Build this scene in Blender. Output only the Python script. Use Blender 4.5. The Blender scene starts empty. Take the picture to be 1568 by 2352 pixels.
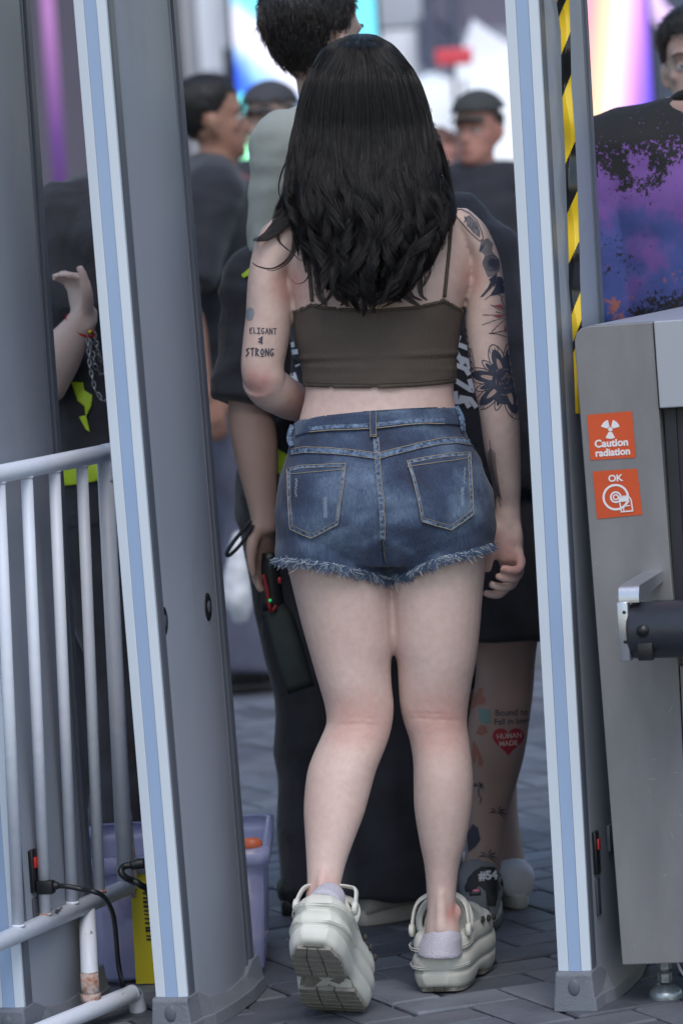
import bpy, bmesh, math, random
import numpy as np
from math import sin, cos, tan, pi, radians, atan, sqrt, exp, hypot
from mathutils import Vector, Matrix, noise
from mathutils.bvhtree import BVHTree
from mathutils.geometry import delaunay_2d_cdt

R = random.Random(7)
sc = bpy.context.scene
COL = sc.collection

# ------------------------------------------------------------------ camera
F_PX = 8820.0; ROLL = radians(3.7); CAM_H = 1.343
PITCH = atan(686 * cos(ROLL) / F_PX)
RIGHT = Vector((cos(ROLL), -sin(ROLL) * sin(PITCH), -sin(ROLL) * cos(PITCH)))
UP = Vector((sin(ROLL), cos(ROLL) * sin(PITCH), cos(ROLL) * cos(PITCH)))
FWD = Vector((0, cos(PITCH), -sin(PITCH)))
CAM = Vector((0, 0, CAM_H))
cd = bpy.data.cameras.new('camera'); cam = bpy.data.objects.new('camera', cd); COL.objects.link(cam)
m = Matrix((RIGHT, UP, -FWD)).transposed().to_4x4(); m.translation = CAM
cam.matrix_world = m
cd.sensor_fit = 'VERTICAL'; cd.sensor_height = 36; cd.sensor_width = 24; cd.lens = 135
cd.clip_end = 400; cd.clip_start = 0.1
cd.dof.use_dof = True; cd.dof.focus_distance = 6.5; cd.dof.aperture_fstop = 4.5
sc.camera = cam

# ------------------------------------------------------------------ light
w = bpy.data.worlds.new("World"); sc.world = w; w.use_nodes = True
nt = w.node_tree; bg = nt.nodes['Background']
sky = nt.nodes.new('ShaderNodeTexSky'); sky.sky_type = 'NISHITA'; sky.sun_disc = False
SUN_EL, SUN_ROT = radians(55), radians(173)
sky.sun_elevation = SUN_EL; sky.sun_rotation = SUN_ROT
sky.dust_density = 1.5; sky.air_density = 1.4; sky.ozone_density = 1.0
nt.links.new(sky.outputs[0], bg.inputs[0]); bg.inputs[1].default_value = 0.125
sd = bpy.data.lights.new('sun', 'SUN'); sd.energy = 0.85; sd.angle = radians(30); sd.color = (1, 0.96, 0.92)
so = bpy.data.objects.new('sun', sd); COL.objects.link(so)
dirv = Vector((sin(SUN_ROT) * cos(SUN_EL), cos(SUN_ROT) * cos(SUN_EL), sin(SUN_EL)))
so.rotation_euler = dirv.to_track_quat('Z', 'Y').to_euler()
sc.view_settings.view_transform = 'Standard'; sc.view_settings.look = 'None'
sc.view_settings.gamma = 1; sc.view_settings.use_curve_mapping = False
sc.view_settings.exposure = 0.58
sc.cycles.max_bounces = 6; sc.cycles.use_denoising = True

# ------------------------------------------------------------------ pixel helpers (1568 x 2352 units)
def ray(u, v):
    return RIGHT * ((u - 784) / F_PX) + UP * (-(v - 1176) / F_PX) + FWD
def P(u, v, Y):
    d = ray(u, v); return CAM + d * (Y / d.y)
def PZ(u, v, z):
    d = ray(u, v); return CAM + d * ((z - CAM_H) / d.z)
def pxm(Y): return Y / F_PX          # metres per pixel at distance Y

# ------------------------------------------------------------------ materials
def lin(c):
    return tuple(((x / 255 / 12.92) if x / 255 <= 0.04045 else ((x / 255 + 0.055) / 1.055) ** 2.4) for x in c)
MATS = {}
def mat(name, rgb, rough=0.6, metal=0.0, var=0.0, vscale=8.0, rgb2=None, bump=0.0, bscale=60.0, sss=0.0, spec=0.5,
        coat=0.0, alpha=1.0, emit=0.0, stretch=(1, 1, 1), sheen=0.0, transm=0.0, detail=4):
    if name in MATS: return MATS[name]
    M = bpy.data.materials.new(name); M.use_nodes = True
    n = M.node_tree; b = n.nodes['Principled BSDF']; L = n.links
    c = lin(rgb) + (1,)
    b.inputs['Base Color'].default_value = c
    b.inputs['Roughness'].default_value = rough; b.inputs['Metallic'].default_value = metal
    b.inputs['Specular IOR Level'].default_value = spec
    b.inputs['Coat Weight'].default_value = coat; b.inputs['Sheen Weight'].default_value = sheen
    if transm: b.inputs['Transmission Weight'].default_value = transm
    if alpha < 1: b.inputs['Alpha'].default_value = alpha
    if sss:
        b.inputs['Subsurface Weight'].default_value = sss; b.inputs['Subsurface Radius'].default_value = (0.012, 0.005, 0.003)
        b.inputs['Subsurface Scale'].default_value = 1.0
    if emit:
        b.inputs['Emission Color'].default_value = c; b.inputs['Emission Strength'].default_value = emit
    tc = n.nodes.new('ShaderNodeTexCoord'); mp = n.nodes.new('ShaderNodeMapping'); mp.inputs['Scale'].default_value = stretch
    L.new(tc.outputs['Object'], mp.inputs['Vector'])
    if var or rgb2:
        no = n.nodes.new('ShaderNodeTexNoise'); no.inputs['Scale'].default_value = vscale; no.inputs['Detail'].default_value = detail
        L.new(mp.outputs[0], no.inputs['Vector'])
        rp = n.nodes.new('ShaderNodeValToRGB'); rp.color_ramp.elements[0].position = 0.3; rp.color_ramp.elements[1].position = 0.7
        if rgb2: c2 = lin(rgb2) + (1,)
        else: c2 = tuple(x * (1 + var) for x in c[:3]) + (1,); c = tuple(x * (1 - var) for x in c[:3]) + (1,)
        rp.color_ramp.elements[0].color = c; rp.color_ramp.elements[1].color = c2
        L.new(no.outputs['Fac'], rp.inputs['Fac']); L.new(rp.outputs[0], b.inputs['Base Color'])
    if bump:
        nb = n.nodes.new('ShaderNodeTexNoise'); nb.inputs['Scale'].default_value = bscale; nb.inputs['Detail'].default_value = 3
        L.new(mp.outputs[0], nb.inputs['Vector'])
        bp = n.nodes.new('ShaderNodeBump'); bp.inputs['Strength'].default_value = min(1, bump * 10); bp.inputs['Distance'].default_value = 0.01 * bump
        L.new(nb.outputs['Fac'], bp.inputs['Height']); L.new(bp.outputs[0], b.inputs['Normal'])
    MATS[name] = M; return M

def scuff(M, col, scale=22, lo=.66, hi=.70, st=(1, 1, .5), k=.8, off=0.0):
    n = M.node_tree; L = n.links; b = n.nodes['Principled BSDF']; src = b.inputs['Base Color'].links[0].from_socket
    no = n.nodes.new('ShaderNodeTexNoise'); no.inputs['Scale'].default_value = scale; no.inputs['Detail'].default_value = 9; no.inputs['Roughness'].default_value = .68
    tc = n.nodes.new('ShaderNodeTexCoord'); mp = n.nodes.new('ShaderNodeMapping'); mp.inputs['Scale'].default_value = st; mp.inputs['Location'].default_value = (off, off, off); L.new(tc.outputs['Object'], mp.inputs[0]); L.new(mp.outputs[0], no.inputs['Vector'])
    rp = n.nodes.new('ShaderNodeValToRGB'); e = rp.color_ramp.elements; e[0].position = lo; e[0].color = (0, 0, 0, 1); e[1].position = hi; e[1].color = (k, k, k, 1); L.new(no.outputs[0], rp.inputs[0])
    mx = n.nodes.new('ShaderNodeMix'); mx.data_type = 'RGBA'; L.new(rp.outputs[0], mx.inputs[0]); L.new(src, mx.inputs[6]); mx.inputs[7].default_value = lin(col) + (1,)
    L.new(mx.outputs[2], b.inputs['Base Color'])
def skin_mat(name, rgb, red, rough=0.5):
    M = mat(name, rgb, rough=rough, sss=0.12, rgb2=red, vscale=5.5, bump=0.06, bscale=220, spec=0.35, detail=3)
    return M

skin_fair = skin_mat('skin_fair', (214, 192, 183), (204, 177, 169), 0.52)
skin_tan = skin_mat('skin_tan', (164, 126, 108), (146, 106, 92))
skin_mid = skin_mat('skin_mid', (178, 150, 138), (160, 132, 122))
skin_red = skin_mat('skin_red', (182, 134, 120), (160, 112, 102))
black_cloth = mat('black_cloth', (45, 45, 52), 0.85, var=0.35, vscale=14, bump=0.4, bscale=30, sheen=0.15)
navy_cloth = mat('navy_cloth', (31, 33, 43), 0.85, var=0.3, vscale=10, bump=0.2, bscale=25, sheen=0.15)
black_hair = mat('black_hair', (22, 21, 23), 0.42, bump=0.6, bscale=160, stretch=(1, 1, 0.2))
shoe_black = mat('shoe_black', (24, 24, 27), 0.5, bump=0.1)

# ------------------------------------------------------------------ object helpers
def root_of(p):
    while p.parent: p = p.parent
    return p
def mkobj(name, me, m, parent=None):
    o = bpy.data.objects.new(name, me); COL.objects.link(o)
    if m is not None:
        me.materials.clear(); me.materials.append(m)
    if parent: o.parent = parent
    return o
def origin(parent):
    return Vector(root_of(parent).location) if parent else Vector((0, 0, 0))
def thing(name, label, cat, loc=(0, 0, 0), group=None):
    o = bpy.data.objects.new(name, None); COL.objects.link(o); o.location = loc
    o.empty_display_size = 0.1
    o['label'] = label; o['category'] = cat
    if group: o['group'] = group
    return o

class MB:
    """collects world-space geometry"""
    def __init__(s): s.v = []; s.f = []
    def add(s, vs, fs):
        n = len(s.v); s.v += [Vector(x) for x in vs]; s.f += [tuple(i + n for i in f) for f in fs]; return s
    def rings(s, rs, cap=True, closed=False):
        n = len(rs[0]); k = len(rs); vs = [p for r in rs for p in r]; fs = []
        for i in range(k - 1 if not closed else k):
            j2 = (i + 1) % k
            for j in range(n):
                a = i * n + j; b = i * n + (j + 1) % n
                fs.append((a, b, j2 * n + (j + 1) % n, j2 * n + j))
        if cap and not closed:
            fs.append(tuple(range(n))[::-1]); fs.append(tuple((k - 1) * n + j for j in range(n)))
        return s.add(vs, fs)
    def box(s, c, h, ax=None):
        c = Vector(c); ax = ax or (Vector((1, 0, 0)), Vector((0, 1, 0)), Vector((0, 0, 1)))
        vs = [c + ax[0] * (sx * h[0]) + ax[1] * (sy * h[1]) + ax[2] * (sz * h[2]) for sz in (-1, 1) for sy in (-1, 1) for sx in (-1, 1)]
        return s.add(vs, [(0, 2, 3, 1), (4, 5, 7, 6), (0, 1, 5, 4), (2, 6, 7, 3), (0, 4, 6, 2), (1, 3, 7, 5)])
    def tube(s, pts, r, n=12, smooth=0, flat=1.0, ref=None, cap=True):
        """round tube; r = number or list; smooth = catmull-rom subdivisions"""
        pts = [Vector(p) for p in pts]
        rr = list(r) if isinstance(r, (list, tuple)) else [r] * len(pts)
        if smooth:
            np_, nr = [], []
            for i in range(len(pts) - 1):
                p0, p1, p2, p3 = pts[max(i - 1, 0)], pts[i], pts[i + 1], pts[min(i + 2, len(pts) - 1)]
                for k in range(smooth):
                    t = k / smooth
                    np_.append(0.5 * ((2 * p1) + (p2 - p0) * t + (2 * p0 - 5 * p1 + 4 * p2 - p3) * t * t + (3 * p1 - p0 - 3 * p2 + p3) * t ** 3))
                    a, b = rr[i], rr[i + 1]; tt = t * t * (3 - 2 * t)
                    if isinstance(a, (tuple, list)): nr.append((a[0] + (b[0] - a[0]) * tt, a[1] + (b[1] - a[1]) * tt))
                    else: nr.append(a + (b - a) * tt)
            np_.append(pts[-1]); nr.append(rr[-1]); pts, rr = np_, nr
        rs = []; up = Vector(ref) if ref else None; prev = None
        for i, p in enumerate(pts):
            t = (pts[min(i + 1, len(pts) - 1)] - pts[max(i - 1, 0)]).normalized()
            if up is None:
                up = Vector((1, 0, 0)) if abs(t.x) < 0.9 else Vector((0, 1, 0))
            a = (up if prev is None or ref else prev); a = (a - t * a.dot(t)).normalized(); prev = a
            b = t.cross(a)
            ra, rb = rr[i] if isinstance(rr[i], (tuple, list)) else (rr[i], rr[i] * flat)
            rs.append([p + a * (ra * cos(2 * pi * k / n)) + b * (rb * sin(2 * pi * k / n)) for k in range(n)])
        return s.rings(rs, cap)
    def ball(s, c, r, n=12, ax=None):
        c = Vector(c); r = r if isinstance(r, (tuple, list)) else (r, r, r)
        ax = ax or (Vector((1, 0, 0)), Vector((0, 1, 0)), Vector((0, 0, 1)))
        rs = []
        for i in range(1, n):
            th = pi * i / n
            rs.append([c + ax[0] * (r[0] * sin(th) * cos(2 * pi * k / (2 * n))) + ax[1] * (r[1] * sin(th) * sin(2 * pi * k / (2 * n))) - ax[2] * (r[2] * cos(th)) for k in range(2 * n)])
        return s.rings(rs)
    def mesh(s, name='m', org=Vector((0, 0, 0)), smooth=True):
        me = bpy.data.meshes.new(name); me.from_pydata([tuple(v - org) for v in s.v], [], s.f)
        bm = bmesh.new(); bm.from_mesh(me); bmesh.ops.recalc_face_normals(bm, faces=bm.faces); bm.to_mesh(me); bm.free()
        if smooth:
            me.polygons.foreach_set('use_smooth', [True] * len(me.polygons))
        return me
    def obj(s, name, m, parent=None, smooth=True, bevel=0, angle=None):
        me = s.mesh(name, origin(parent), smooth)
        o = mkobj(name, me, m, parent)
        if bevel:
            bv = o.modifiers.new('b', 'BEVEL'); bv.width = bevel; bv.segments = 2; bv.limit_method = 'ANGLE'; bv.angle_limit = radians(40)
            bv.harden_normals = False
        if angle: 
            bmx = bmesh.new(); bmx.from_mesh(me)
            for e in bmx.edges:
                if len(e.link_faces) == 2 and e.calc_face_angle(0) > radians(angle): e.smooth = False
            bmx.to_mesh(me); bmx.free()
        return o

def remesh(mb, voxel=0.006, smooth=6, disp=None):
    """union of overlapping closed lofts -> one continuous skin (world space mesh)"""
    me = mb.mesh('tmp'); o = bpy.data.objects.new('tmp', me); COL.objects.link(o)
    md = o.modifiers.new('r', 'REMESH'); md.mode = 'VOXEL'; md.voxel_size = voxel
    if smooth:
        ms = o.modifiers.new('s', 'SMOOTH'); ms.iterations = smooth; ms.factor = 0.5
    dg = bpy.context.evaluated_depsgraph_get()
    ev = o.evaluated_get(dg); out = bpy.data.meshes.new_from_object(ev)
    bpy.data.objects.remove(o); bpy.data.meshes.remove(me)
    out.polygons.foreach_set('use_smooth', [True] * len(out.polygons))
    if disp: displace(out, disp)
    return out
def displace(me, fn):
    n = len(me.vertices); co = np.empty(n * 3); no = np.empty(n * 3)
    me.vertices.foreach_get('co', co); me.vertices.foreach_get('normal', no)
    co = co.reshape(-1, 3); no = no.reshape(-1, 3)
    d = np.array([fn(Vector(c)) for c in co])
    co += no * d[:, None]; me.vertices.foreach_set('co', co.ravel()); me.update()
def wrinkle(amp, fx=9, fz=16, seed=0):
    def fn(c):
        q = Vector((c.x * fx + seed, c.y * fx, c.z * fz))
        a = noise.noise(q); b = noise.noise(q * 2.3 + Vector((5, 1, 9)))
        return amp * ((1 - abs(a) * 2.2) * 0.7 + b * 0.5)
    return fn
def keep(me, fn):
    """delete vertices where fn(co) is False"""
    bm = bmesh.new(); bm.from_mesh(me)
    bad = [v for v in bm.verts if not fn(v.co)]
    bmesh.ops.delete(bm, geom=bad, context='VERTS'); bm.to_mesh(me); bm.free(); return me
def thick(o, t=0.0015):
    s = o.modifiers.new('t', 'SOLIDIFY'); s.thickness = t; s.offset = -1
def shift(me, org):
    me.transform(Matrix.Translation(-org)); return me
def meobj(name, me, m, parent):
    shift(me, origin(parent)); return mkobj(name, me, m, parent)
def bvh_of(me):
    return BVHTree.FromPolygons([v.co.copy() for v in me.vertices], [tuple(p.vertices) for p in me.polygons])
def proj(u, v, bv, off=0.0008, guess=None):
    d = ray(u, v).normalized(); h = bv.ray_cast(CAM, d)
    if h[0] is None: return None
    return h[0] - d * off * 0.5 + h[1] * off * 0.5 * (1 if h[1].dot(d) < 0 else -1)
def decal(polys, bv, m, name, parent, step=5, off=0.0008, solid=0):
    """polygons in picture units laid onto the surface bv as a conforming sheet"""
    V, Fc = [], []
    for poly in polys:
        us = [p[0] for p in poly]; vs = [p[1] for p in poly]
        pts = []; n = len(poly)
        for i in range(n):
            a, b = poly[i], poly[(i + 1) % n]; k = max(1, int(hypot(b[0] - a[0], b[1] - a[1]) / step))
            pts += [Vector((a[0] + (b[0] - a[0]) * j / k, a[1] + (b[1] - a[1]) * j / k)) for j in range(k)]
        loop = list(range(len(pts)))
        gx = np.arange(min(us), max(us), step); gy = np.arange(min(vs), max(vs), step)
        for x in gx:
            for y in gy:
                pts.append(Vector((x + 0.37, y + 0.21)))
        r = delaunay_2d_cdt(pts, [], [loop], 1, 1e-4)
        base = len(V); idx = {}
        for i, q in enumerate(r[0]):
            w3 = proj(q.x, q.y, bv, off)
            if w3 is not None: idx[i] = len(V); V.append(w3)
        for f in r[2]:
            if all(i in idx for i in f):
                tri = tuple(idx[i] for i in f)
                ys = [V[i].y for i in tri]
                if max(ys) - min(ys) < 0.03: Fc.append(tri)
    if not Fc: return None
    mb = MB(); mb.add(V, Fc); o = mb.obj(name, m, parent)
    if solid: s = o.modifiers.new('t', 'SOLIDIFY'); s.thickness = solid; s.offset = 0
    return o
def band(pl, w, sub=4):
    """polyline in picture units -> list of quads of width w (or list of widths)"""
    out = []; pts = []; ws = []
    W = w if isinstance(w, (list, tuple)) else [w] * len(pl)
    for i in range(len(pl) - 1):
        a, b = pl[i], pl[i + 1]; k = max(1, int(hypot(b[0] - a[0], b[1] - a[1]) / sub))
        for j in range(k):
            t = j / k; pts.append((a[0] + (b[0] - a[0]) * t, a[1] + (b[1] - a[1]) * t)); ws.append(W[i] + (W[i + 1] - W[i]) * t)
    pts.append(tuple(pl[-1])); ws.append(W[-1])
    L, Rr = [], []
    for i in range(len(pts)):
        a = pts[max(i - 1, 0)]; b = pts[min(i + 1, len(pts) - 1)]
        dx, dy = b[0] - a[0], b[1] - a[1]; l = hypot(dx, dy) or 1
        L.append((pts[i][0] - dy / l * ws[i] / 2, pts[i][1] + dx / l * ws[i] / 2)); Rr.append((pts[i][0] + dy / l * ws[i] / 2, pts[i][1] - dx / l * ws[i] / 2))
    return L, Rr
def strokes(lines, w, bv, m, name, parent, off=0.0009, sub=4):
    V, Fc = [], []
    for pl in lines:
        L, Rr = band(pl, w, sub); prev = None
        for a, b in zip(L, Rr):
            pa, pb = proj(a[0], a[1], bv, off), proj(b[0], b[1], bv, off)
            if pa is None or pb is None or abs(pa.y - pb.y) > 0.02: prev = None; continue
            V += [pa, pb]; cur = len(V) - 2
            if prev is not None and abs(V[prev].y - V[cur].y) < 0.02: Fc.append((prev, prev + 1, cur + 1, cur))
            prev = cur
    if not Fc: return None
    mb = MB(); mb.add(V, Fc); return mb.obj(name, m, parent)
def surf_tube(lines, r, bv, m, name, parent, off=0.001, sub=4, n=5):
    mb = MB()
    for pl in lines:
        pts = []
        for i in range(len(pl) - 1):
            a, b = pl[i], pl[i + 1]; k = max(1, int(hypot(b[0] - a[0], b[1] - a[1]) / sub))
            for j in range(k + (1 if i == len(pl) - 2 else 0)):
                t = j / k; q = proj(a[0] + (b[0] - a[0]) * t, a[1] + (b[1] - a[1]) * t, bv, off)
                if q is not None: pts.append(q)
        if len(pts) > 2: mb.tube(pts, r, n)
    return mb.obj(name, m, parent)
def text_mesh(body, size, bold=0.0, xs=1.0):
    cu = bpy.data.curves.new('t', 'FONT'); cu.body = body; cu.size = size; cu.offset = bold; cu.align_x = 'CENTER'; cu.align_y = 'CENTER'
    o = bpy.data.objects.new('t', cu); COL.objects.link(o)
    me = bpy.data.meshes.new_from_object(o.evaluated_get(bpy.context.evaluated_depsgraph_get()))
    vs = [(v.co.x * xs, v.co.y) for v in me.vertices]; fs = [tuple(p.vertices) for p in me.polygons]
    bpy.data.objects.remove(o); bpy.data.curves.remove(cu); bpy.data.meshes.remove(me)
    return vs, fs
def text_on(body, u, v, size, rot, bv, m, name, parent, bold=0.0, xs=1.0, off=0.001, shear=0.0):
    vs, fs = text_mesh(body, size, bold * size, xs); c, s_ = cos(radians(rot)), sin(radians(rot))
    W = []
    for x, y in vs:
        x += shear * y
        W.append(proj(u + x * c + y * s_, v - y * c + x * s_, bv, off))
    fs = [f for f in fs if all(W[i] is not None for i in f)]
    W = [p if p is not None else Vector((0, 0, 0)) for p in W]
    used = sorted({i for f in fs for i in f}); ix = {a: b for b, a in enumerate(used)}
    if not used: return None
    mb = MB(); mb.add([W[i] for i in used], [tuple(ix[i] for i in f) for f in fs]); return mb.obj(name, m, parent, smooth=False)
def pxloft(mb, secs, n=28, sub=4, grow=0.0, power=1.0, ylist=None):
    """secs: (uL, uR, v, Yc, half_depth[, dv]) ; cross sections traced between left and right pixel at one height"""
    S = []
    K = len(secs); sec = [tuple(s) + ((0,) if len(s) == 5 else ()) for s in secs]
    def cr(a, b, c, d, t): return 0.5 * ((2 * b) + (c - a) * t + (2 * a - 5 * b + 4 * c - d) * t * t + (3 * b - a - 3 * c + d) * t ** 3)
    for i in range(K - 1):
        q = [sec[max(i - 1, 0)], sec[i], sec[i + 1], sec[min(i + 2, K - 1)]]
        for k in range(sub):
            t = k / sub; S.append(tuple(cr(q[0][j], q[1][j], q[2][j], q[3][j], t) for j in range(6)))
    S.append(sec[-1]); rs = []
    for uL, uR, v, Yc, hd, dv in S:
        a = P(uL, v - dv, Yc); b = P(uR, v + dv, Yc); c = (a + b) / 2; ax = (b - a) / 2
        l = ax.length; ax = ax * ((l + grow) / l); hd = hd + grow
        def pw(x): return math.copysign(abs(x) ** power, x)
        rs.append([c + ax * pw(cos(2 * pi * k / n)) + Vector((0, hd * pw(sin(2 * pi * k / n)), 0)) for k in range(n)])
    return mb.rings(rs)

def hair_curves(name, strands, radius, m, parent, tip=0.3):
    hc = bpy.data.hair_curves.new(name); n = [len(s) for s in strands]
    hc.add_curves(n); org = origin(parent)
    pos = np.array([tuple(p - org) for s in strands for p in s], dtype=np.float32)
    hc.attributes['position'].data.foreach_set('vector', pos.ravel())
    rad = np.concatenate([np.linspace(1, tip, k) * radius for k in n]).astype(np.float32)
    ra = hc.attributes.get('radius') or hc.attributes.new('radius', 'FLOAT', 'POINT')
    ra.data.foreach_set('value', rad)
    hc.materials.append(m); o = bpy.data.objects.new(name, hc); COL.objects.link(o); o.parent = parent
    return o
# ------------------------------------------------------------------ ground
ground_m = mat('ground_stone', (112, 116, 126), 0.62, rgb2=(88, 92, 101), vscale=3.0, bump=0.3, bscale=14)
joint_m = mat('joint_dirt', (52, 54, 60), 0.95, var=0.2, vscale=40)
def paver_mat(name, a, b):
    return mat(name, a, 0.6, rgb2=b, vscale=7.0, bump=0.3, bscale=55, spec=0.5)
paver_ms = [paver_mat('paver_%s' % n, a, b) for n, a, b in (('slate', (108, 111, 121), (84, 88, 97)), ('dark', (92, 95, 104), (72, 75, 83)), ('pale', (120, 124, 134), (96, 100, 110)), ('worn', (104, 106, 114), (86, 89, 97)))]
g = MB(); g.add([(-60, -10, -0.02), (60, -10, -0.02), (60, 120, -0.02), (-60, 120, -0.02)], [(0, 1, 2, 3)])
ground = g.obj('ground', joint_m, None); ground['kind'] = 'structure'
for pm_ in paver_ms: scuff(pm_, (70, 70, 76), 9, .58, .72, (1, 1, 1), .5); scuff(pm_, (170, 172, 178), 90, .70, .73, (1, 1, 1), .6, 3.0)
# herringbone pavers, near ones single, the rest joined
PL_, PW_ = 0.20, 0.10
rot = radians(24); cr_, sr_ = cos(rot), sin(rot)
meshes = {}
def paver_mesh(v):
    rr = random.Random(v); bm = bmesh.new()
    hx, hy = PL_ / 2 - 0.0035, PW_ / 2 - 0.0035
    pts = []
    for z, k in ((-0.03, 0), (-0.0035, 0), (0.0, 0.004)):
        pts.append([bm.verts.new((sx * (hx - k) + rr.uniform(-.0012, .0012), sy * (hy - k) + rr.uniform(-.0012, .0012), z + rr.uniform(-.0012, .0012) * (z == 0))) for sx, sy in ((-1, -1), (1, -1), (1, 1), (-1, 1))])
    for a, b in ((0, 1), (1, 2)):
        for i in range(4): bm.faces.new((pts[a][i], pts[a][(i + 1) % 4], pts[b][(i + 1) % 4], pts[b][i]))
    bm.faces.new(pts[2]); me = bpy.data.meshes.new('paver'); bm.to_mesh(me); bm.free()
    me.materials.append(paver_ms[v % 4]); return me
pmesh = [paver_mesh(i) for i in range(12)]
cells = []
for i in range(-180, 181):
    for j in range(-180, 181):
        # herringbone lattice (unit = paver width)
        for k, (ox, oy, ang) in enumerate(((0, 0, 0), (0, 1, 1))):
            x = i * 1 + j * 2.0 - 0 ; y = i * 1 - j * 2.0
            cx, cy = (x + 1.0, y + 0.5) if ang == 0 else (x + 0.5, y + 2.0)
            cells.append((cx * PW_, cy * PW_, ang * pi / 2))
vis = []; far = []
for cx, cy, a in cells:
    X = cx * cr_ - cy * sr_ + 0.1; Y = cx * sr_ + cy * cr_ + 8.0
    if Y < 4.0 or Y > 16: continue
    d = Vector((X, Y, 0)) - CAM; z = d.dot(FWD); u = 784 + d.dot(RIGHT) / z * F_PX; v = 1176 - d.dot(UP) / z * F_PX
    if u < -500 or u > 2100: continue
    inv = -40 < u < 1608 and v < 2400
    (vis if inv else far).append((v, X, Y, a + rot, u))
vis.sort(key=lambda t: -t[0])
pieces = vis[:300]; far += vis[300:]
for v, X, Y, a, u in pieces:
    o = bpy.data.objects.new('paver', pmesh[R.randrange(12)]); COL.objects.link(o); o.parent = ground
    o.location = (X, Y, R.uniform(-0.002, 0.002)); o.rotation_euler = (R.uniform(-.008, .008), R.uniform(-.008, .008), a)
mbs = [MB() for _ in range(4)]
for v, X, Y, a, u in far:
    hx, hy = PL_ / 2 - 0.0035, PW_ / 2 - 0.0035; c, s_ = cos(a), sin(a); z0 = R.uniform(-0.002, 0.002); tx, ty = R.uniform(-.012, .012), R.uniform(-.012, .012)
    top = [(X + sx * hx * c - sy * hy * s_, Y + sx * hx * s_ + sy * hy * c, z0 + tx * sx * hx + ty * sy * hy) for sx, sy in ((-1, -1), (1, -1), (1, 1), (-1, 1))]
    bot = [(p[0], p[1], -0.03) for p in top]
    mbs[R.randrange(4)].add(bot + top, [(4, 5, 6, 7), (0, 1, 5, 4), (1, 2, 6, 5), (2, 3, 7, 6), (3, 0, 4, 7)])
for i, mb in enumerate(mbs):
    o = mb.obj('paver_field', paver_ms[i], ground, smooth=False); o['kind'] = 'stuff'
fg = MB(); fg.box((0, 66, -0.01), (60, 50, 0.01)); o = fg.obj('pavement', ground_m, None); o['kind'] = 'structure'
# pale granite strip crossing the square behind the security lane
strip_m = mat('pale_granite', (176, 178, 186), 0.5, rgb2=(152, 154, 164), vscale=4, bump=0.1)
sp = MB(); sp.box((0, 11.7, 0.006), (8, 0.55, 0.012)); o = sp.obj('kerb', strip_m, None); o['kind'] = 'structure'

# ------------------------------------------------------------------ far background
def rect_px(u0, v0, u1, v1, Y, depth=0.3, grow=0):
    """upright box whose front face spans a picture rectangle at distance Y (vertical in the world)"""
    c = P((u0 + u1) / 2, (v0 + v1) / 2, Y); hw = abs(u1 - u0) / 2 * pxm(Y); hh = abs(v1 - v0) / 2 * pxm(Y)
    return Vector((c.x, Y + depth / 2, c.z)), (hw, depth / 2, hh)
def node_screen(name, axis, const, lo, hi, stops, strength=1.0):
    M = bpy.data.materials.new(name); M.use_nodes = True; n = M.node_tree; L = n.links; b = n.nodes['Principled BSDF']
    tc = n.nodes.new('ShaderNodeTexCoord'); dp = n.nodes.new('ShaderNodeVectorMath'); dp.operation = 'DOT_PRODUCT'
    dp.inputs[1].default_value = axis; L.new(tc.outputs['Generated'], dp.inputs[0])
    mr = n.nodes.new('ShaderNodeMapRange'); mr.inputs[1].default_value = lo - const; mr.inputs[2].default_value = hi - const
    L.new(dp.outputs['Value'], mr.inputs[0]); rp = n.nodes.new('ShaderNodeValToRGB')
    el = rp.color_ramp.elements
    while len(el) > 1: el.remove(el[0])
    el[0].position = stops[0][0]; el[0].color = lin(stops[0][1]) + (1,)
    for p_, c_ in stops[1:]:
        e = el.new(p_); e.color = lin(c_) + (1,)
    L.new(mr.outputs[0], rp.inputs[0]); b.inputs['Base Color'].default_value = (0.02, 0.02, 0.02, 1)
    L.new(rp.outputs[0], b.inputs['Emission Color']); b.inputs['Emission Strength'].default_value = strength
    b.inputs['Roughness'].default_value = 0.4
    return M, n, rp, tc
EM = 1.12
frame_dark = mat('frame_dark', (52, 53, 62), 0.6, var=0.2, vscale=1)
# blue and white video wall
M1, n1, rp1, tc1 = node_screen('screen_blue', (215, 0, 283.5), 181.4, 235, 400,
    [(0, (70, 130, 250)), (0.12, (140, 195, 255)), (0.26, (175, 210, 255)), (0.38, (232, 230, 255)), (0.68, (225, 228, 255)), (0.80, (130, 212, 255)), (1, (110, 225, 255))], EM)
b1 = n1.nodes['Principled BSDF']; sx1 = n1.nodes.new('ShaderNodeSeparateXYZ'); n1.links.new(tc1.outputs['Generated'], sx1.inputs[0])
ma = n1.nodes.new('ShaderNodeMapRange'); ma.inputs[1].default_value = 0.0; ma.inputs[2].default_value = 0.13; ma.inputs[3].default_value = 1; ma.inputs[4].default_value = 0
mb_ = n1.nodes.new('ShaderNodeMapRange'); mb_.inputs[1].default_value = 0.22; mb_.inputs[2].default_value = 0.34; mb_.inputs[3].default_value = 1; mb_.inputs[4].default_value = 0
mm = n1.nodes.new('ShaderNodeMath'); mm.operation = 'MULTIPLY'; n1.links.new(sx1.outputs[0], ma.inputs[0]); n1.links.new(sx1.outputs[2], mb_.inputs[0])
n1.links.new(ma.outputs[0], mm.inputs[0]); n1.links.new(mb_.outputs[0], mm.inputs[1])
mx = n1.nodes.new('ShaderNodeMix'); mx.data_type = 'RGBA'; n1.links.new(mm.outputs[0], mx.inputs[0]); n1.links.new(rp1.outputs[0], mx.inputs[6]); mx.inputs[7].default_value = lin((40, 90, 235)) + (1,)
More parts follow.
